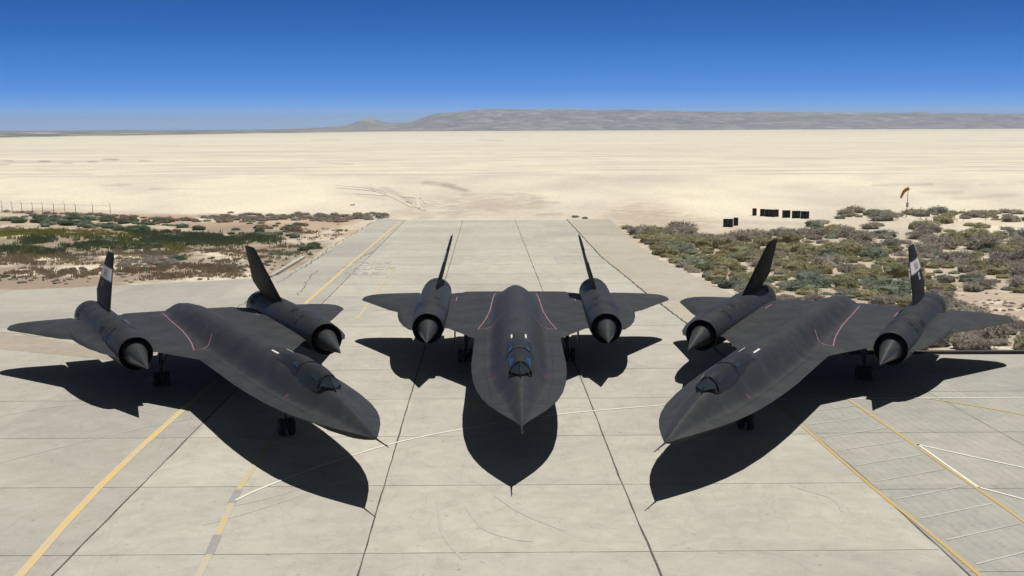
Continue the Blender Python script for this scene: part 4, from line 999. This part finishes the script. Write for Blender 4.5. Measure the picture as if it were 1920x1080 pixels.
for k, (u, v, g) in enumerate(BP):
    o = bar if k == 0 else copy_tree(bar); q = at(u, v, -.06); o.location = (q.x, q.y, -.06); o.rotation_euler = (0, 0, rb.uniform(0, 6)); o.scale = (1, 1, 1.05); tag(o, BL[g][0], 'oil drum', BL[g][1] or 'black oil drums on the lake bed')
    if BL[g][1] is None and 'group' in o: del o['group']
q = at(1496.4, 409, -.06); barg.location = (q.x, q.y, -.06); barg.scale = (1, 1, 1.05); tag(barg, 'dark green oil drum among the black ones on the lake bed', 'oil drum')
# windsock
M_ORANGE = simple('faded_orange_cloth', (0.42, 0.20, 0.035), .8, 0, .2, 3); M_POLE = simple('weathered_pole', (0.20, 0.19, 0.18), .7, 0, .2)
q = at(1699.5, 407, -.06); ws = empty('windsock', (q.x, q.y, -.06)); tag(ws, 'orange windsock drooping from a thin pole at the edge of the scrub', 'windsock')
mb = MB(); mb.tube((0, 0, 0), (.1, 0, 3.75), .055, .035, 8); mb.build('pole', M_POLE, ws, True)
mb = MB(); mb.box((.02, -.12, 1.55), (.26, .2, .55)); mb.build('control_box', simple('box_grey', (.42, .42, .4), .6), ws)
cl = [Vector((.18, 0, 3.62)), Vector((-.12, 0, 3.52)), Vector((-.42, 0, 3.25)), Vector((-.62, 0, 2.85)), Vector((-.80, 0, 2.42))]; rad_ = [.24, .23, .20, .16, .12]
V = []; n = 14
for i, c_ in enumerate(cl):
    t = (cl[min(4, i + 1)] - cl[max(0, i - 1)]).normalized(); e1 = Vector((0, 1, 0)); e2 = t.cross(e1)
    for k in range(n): a = 2 * math.pi * k / n; V.append(c_ + (e1 * math.cos(a) + e2 * math.sin(a)) * rad_[i])
sk = obj('sock', V, [(i * n + k, i * n + (k + 1) % n, (i + 1) * n + (k + 1) % n, (i + 1) * n + k) for i in range(4) for k in range(n)], M_ORANGE, ws, True)
# fences
def fence(name, P, label, h=1.9, rail=True, mat=None, top_last=False):
    t = empty(name, (P[0].x, P[0].y, -.06)); tag(t, label, 'fence')
    for k, p in enumerate(P):
        d = p - P[0]; mb = MB(); hh = h * (1.12 if k == len(P) - 1 else 1); mb.tube((d.x, d.y, 0), (d.x, d.y, hh), .035, None, 6)
        if rail: mb.tube((d.x, d.y, hh), (d.x - .12, d.y - .15, hh + .28), .02, None, 5)
        mb.build('post', M_POLE, t, True)
    for z in ((h * .5, h - .02) if rail else (.95, 1.3)):
        mb = MB()
        for a, b in zip(P[:-1], P[1:]):
            a_, b__ = a - P[0], b - P[0]; mb.tube((a_.x, a_.y, z), (b__.x, b__.y, z), .006 if z < h - .1 else .012, None, 4, False)
        mb.build('wire', M_POLE, t)
    return t
FP = [at(u, v, -.06) for u, v in [(-34, 396), (-14, 397), (4, 398), (23, 398.6), (41, 399.3), (61, 400), (80, 400.6), (101, 401.3), (122, 402), (142, 402.6), (174, 403.2), (207, 404.4)]]
fence('wire_fence', FP, 'wire fence of thin posts along the lake bed at the left edge', 1.35)
FP = [at(u, v, -.06) for u, v in [(1726, 409), (1766, 411), (1807, 413), (1848, 414.5), (1890, 416), (1935, 418)]]
fence('wire_fence', FP, 'low thin wire fence in the sandy track right of the windsock', 1.45, False)

# ------------------------------------------------------------------ dry desert air
def box_obj(name, x0, x1, y0, y1, z0, z1):
    V = [(x, y, z) for x in (x0, x1) for y in (y0, y1) for z in (z0, z1)]
    return obj(name, V, [(0, 1, 3, 2), (4, 6, 7, 5), (0, 4, 5, 1), (2, 3, 7, 6), (0, 2, 6, 4), (1, 5, 7, 3)])
ho2 = box_obj('haze', -9500, 9500, -6200, 17500, -62, 140)
hm = bpy.data.materials.new('haze'); hm.use_nodes = True; hn = hm.node_tree; hn.nodes.clear()
o_ = hn.nodes.new('ShaderNodeOutputMaterial'); pv = hn.nodes.new('ShaderNodeVolumePrincipled'); pv.inputs['Color'].default_value = (.62, .80, 1, 1); pv.inputs['Density'].default_value = HAZE = 0.00008
pv.inputs['Anisotropy'].default_value = 0.2
hn.links.new(pv.outputs[0], o_.inputs['Volume']); ho2.data.materials.append(hm); tag(ho2, 'thin pale desert haze over the lake bed', 'haze', None, 'stuff')

# wheel tracks on the lake bed beyond the pavement
M_TRK = simple('wheel_track_soil', (0.54, 0.485, 0.39), .95, 0, .1, .6)
tr_ = random.Random(3)
for P, k in (([(700, 352), (740, 365), (792, 389)], 3), ([(650, 350), (730, 358), (800, 385)], 2), ([(640, 363), (700, 367), (760, 372)], 2), ([(778, 360), (777, 375), (784, 387)], 2), 
             ):
    for i in range(k):
        off = Vector((tr_.uniform(-3, 3), tr_.uniform(-8, 8), 0)); G = [at(*q, -.06) + off for q in P]; Q = smooth_poly([(g.x, g.y) for g in G], 14)
        V = []; 
        for j, (x, y) in enumerate(Q):
            a = Q[max(0, j - 1)]; b = Q[min(len(Q) - 1, j + 1)]; t = Vector((b[0] - a[0], b[1] - a[1], 0)).normalized(); n_ = Vector((-t.y, t.x, 0)) * .22
            z = float(terr(np.array(x), np.array(y))) + .05; V += [(x + n_.x, y + n_.y, z), (x - n_.x, y - n_.y, z)]
        if min(y for x, y in Q) < 158.5: Q = Q
        F = [(2 * j, 2 * j + 1, 2 * j + 3, 2 * j + 2) for j in range(len(Q) - 1) if Q[j][1] > 158.5 and Q[j + 1][1] > 158.5]
        if F: tag(obj('wheel_track', V, F, M_TRK), kind='structure')
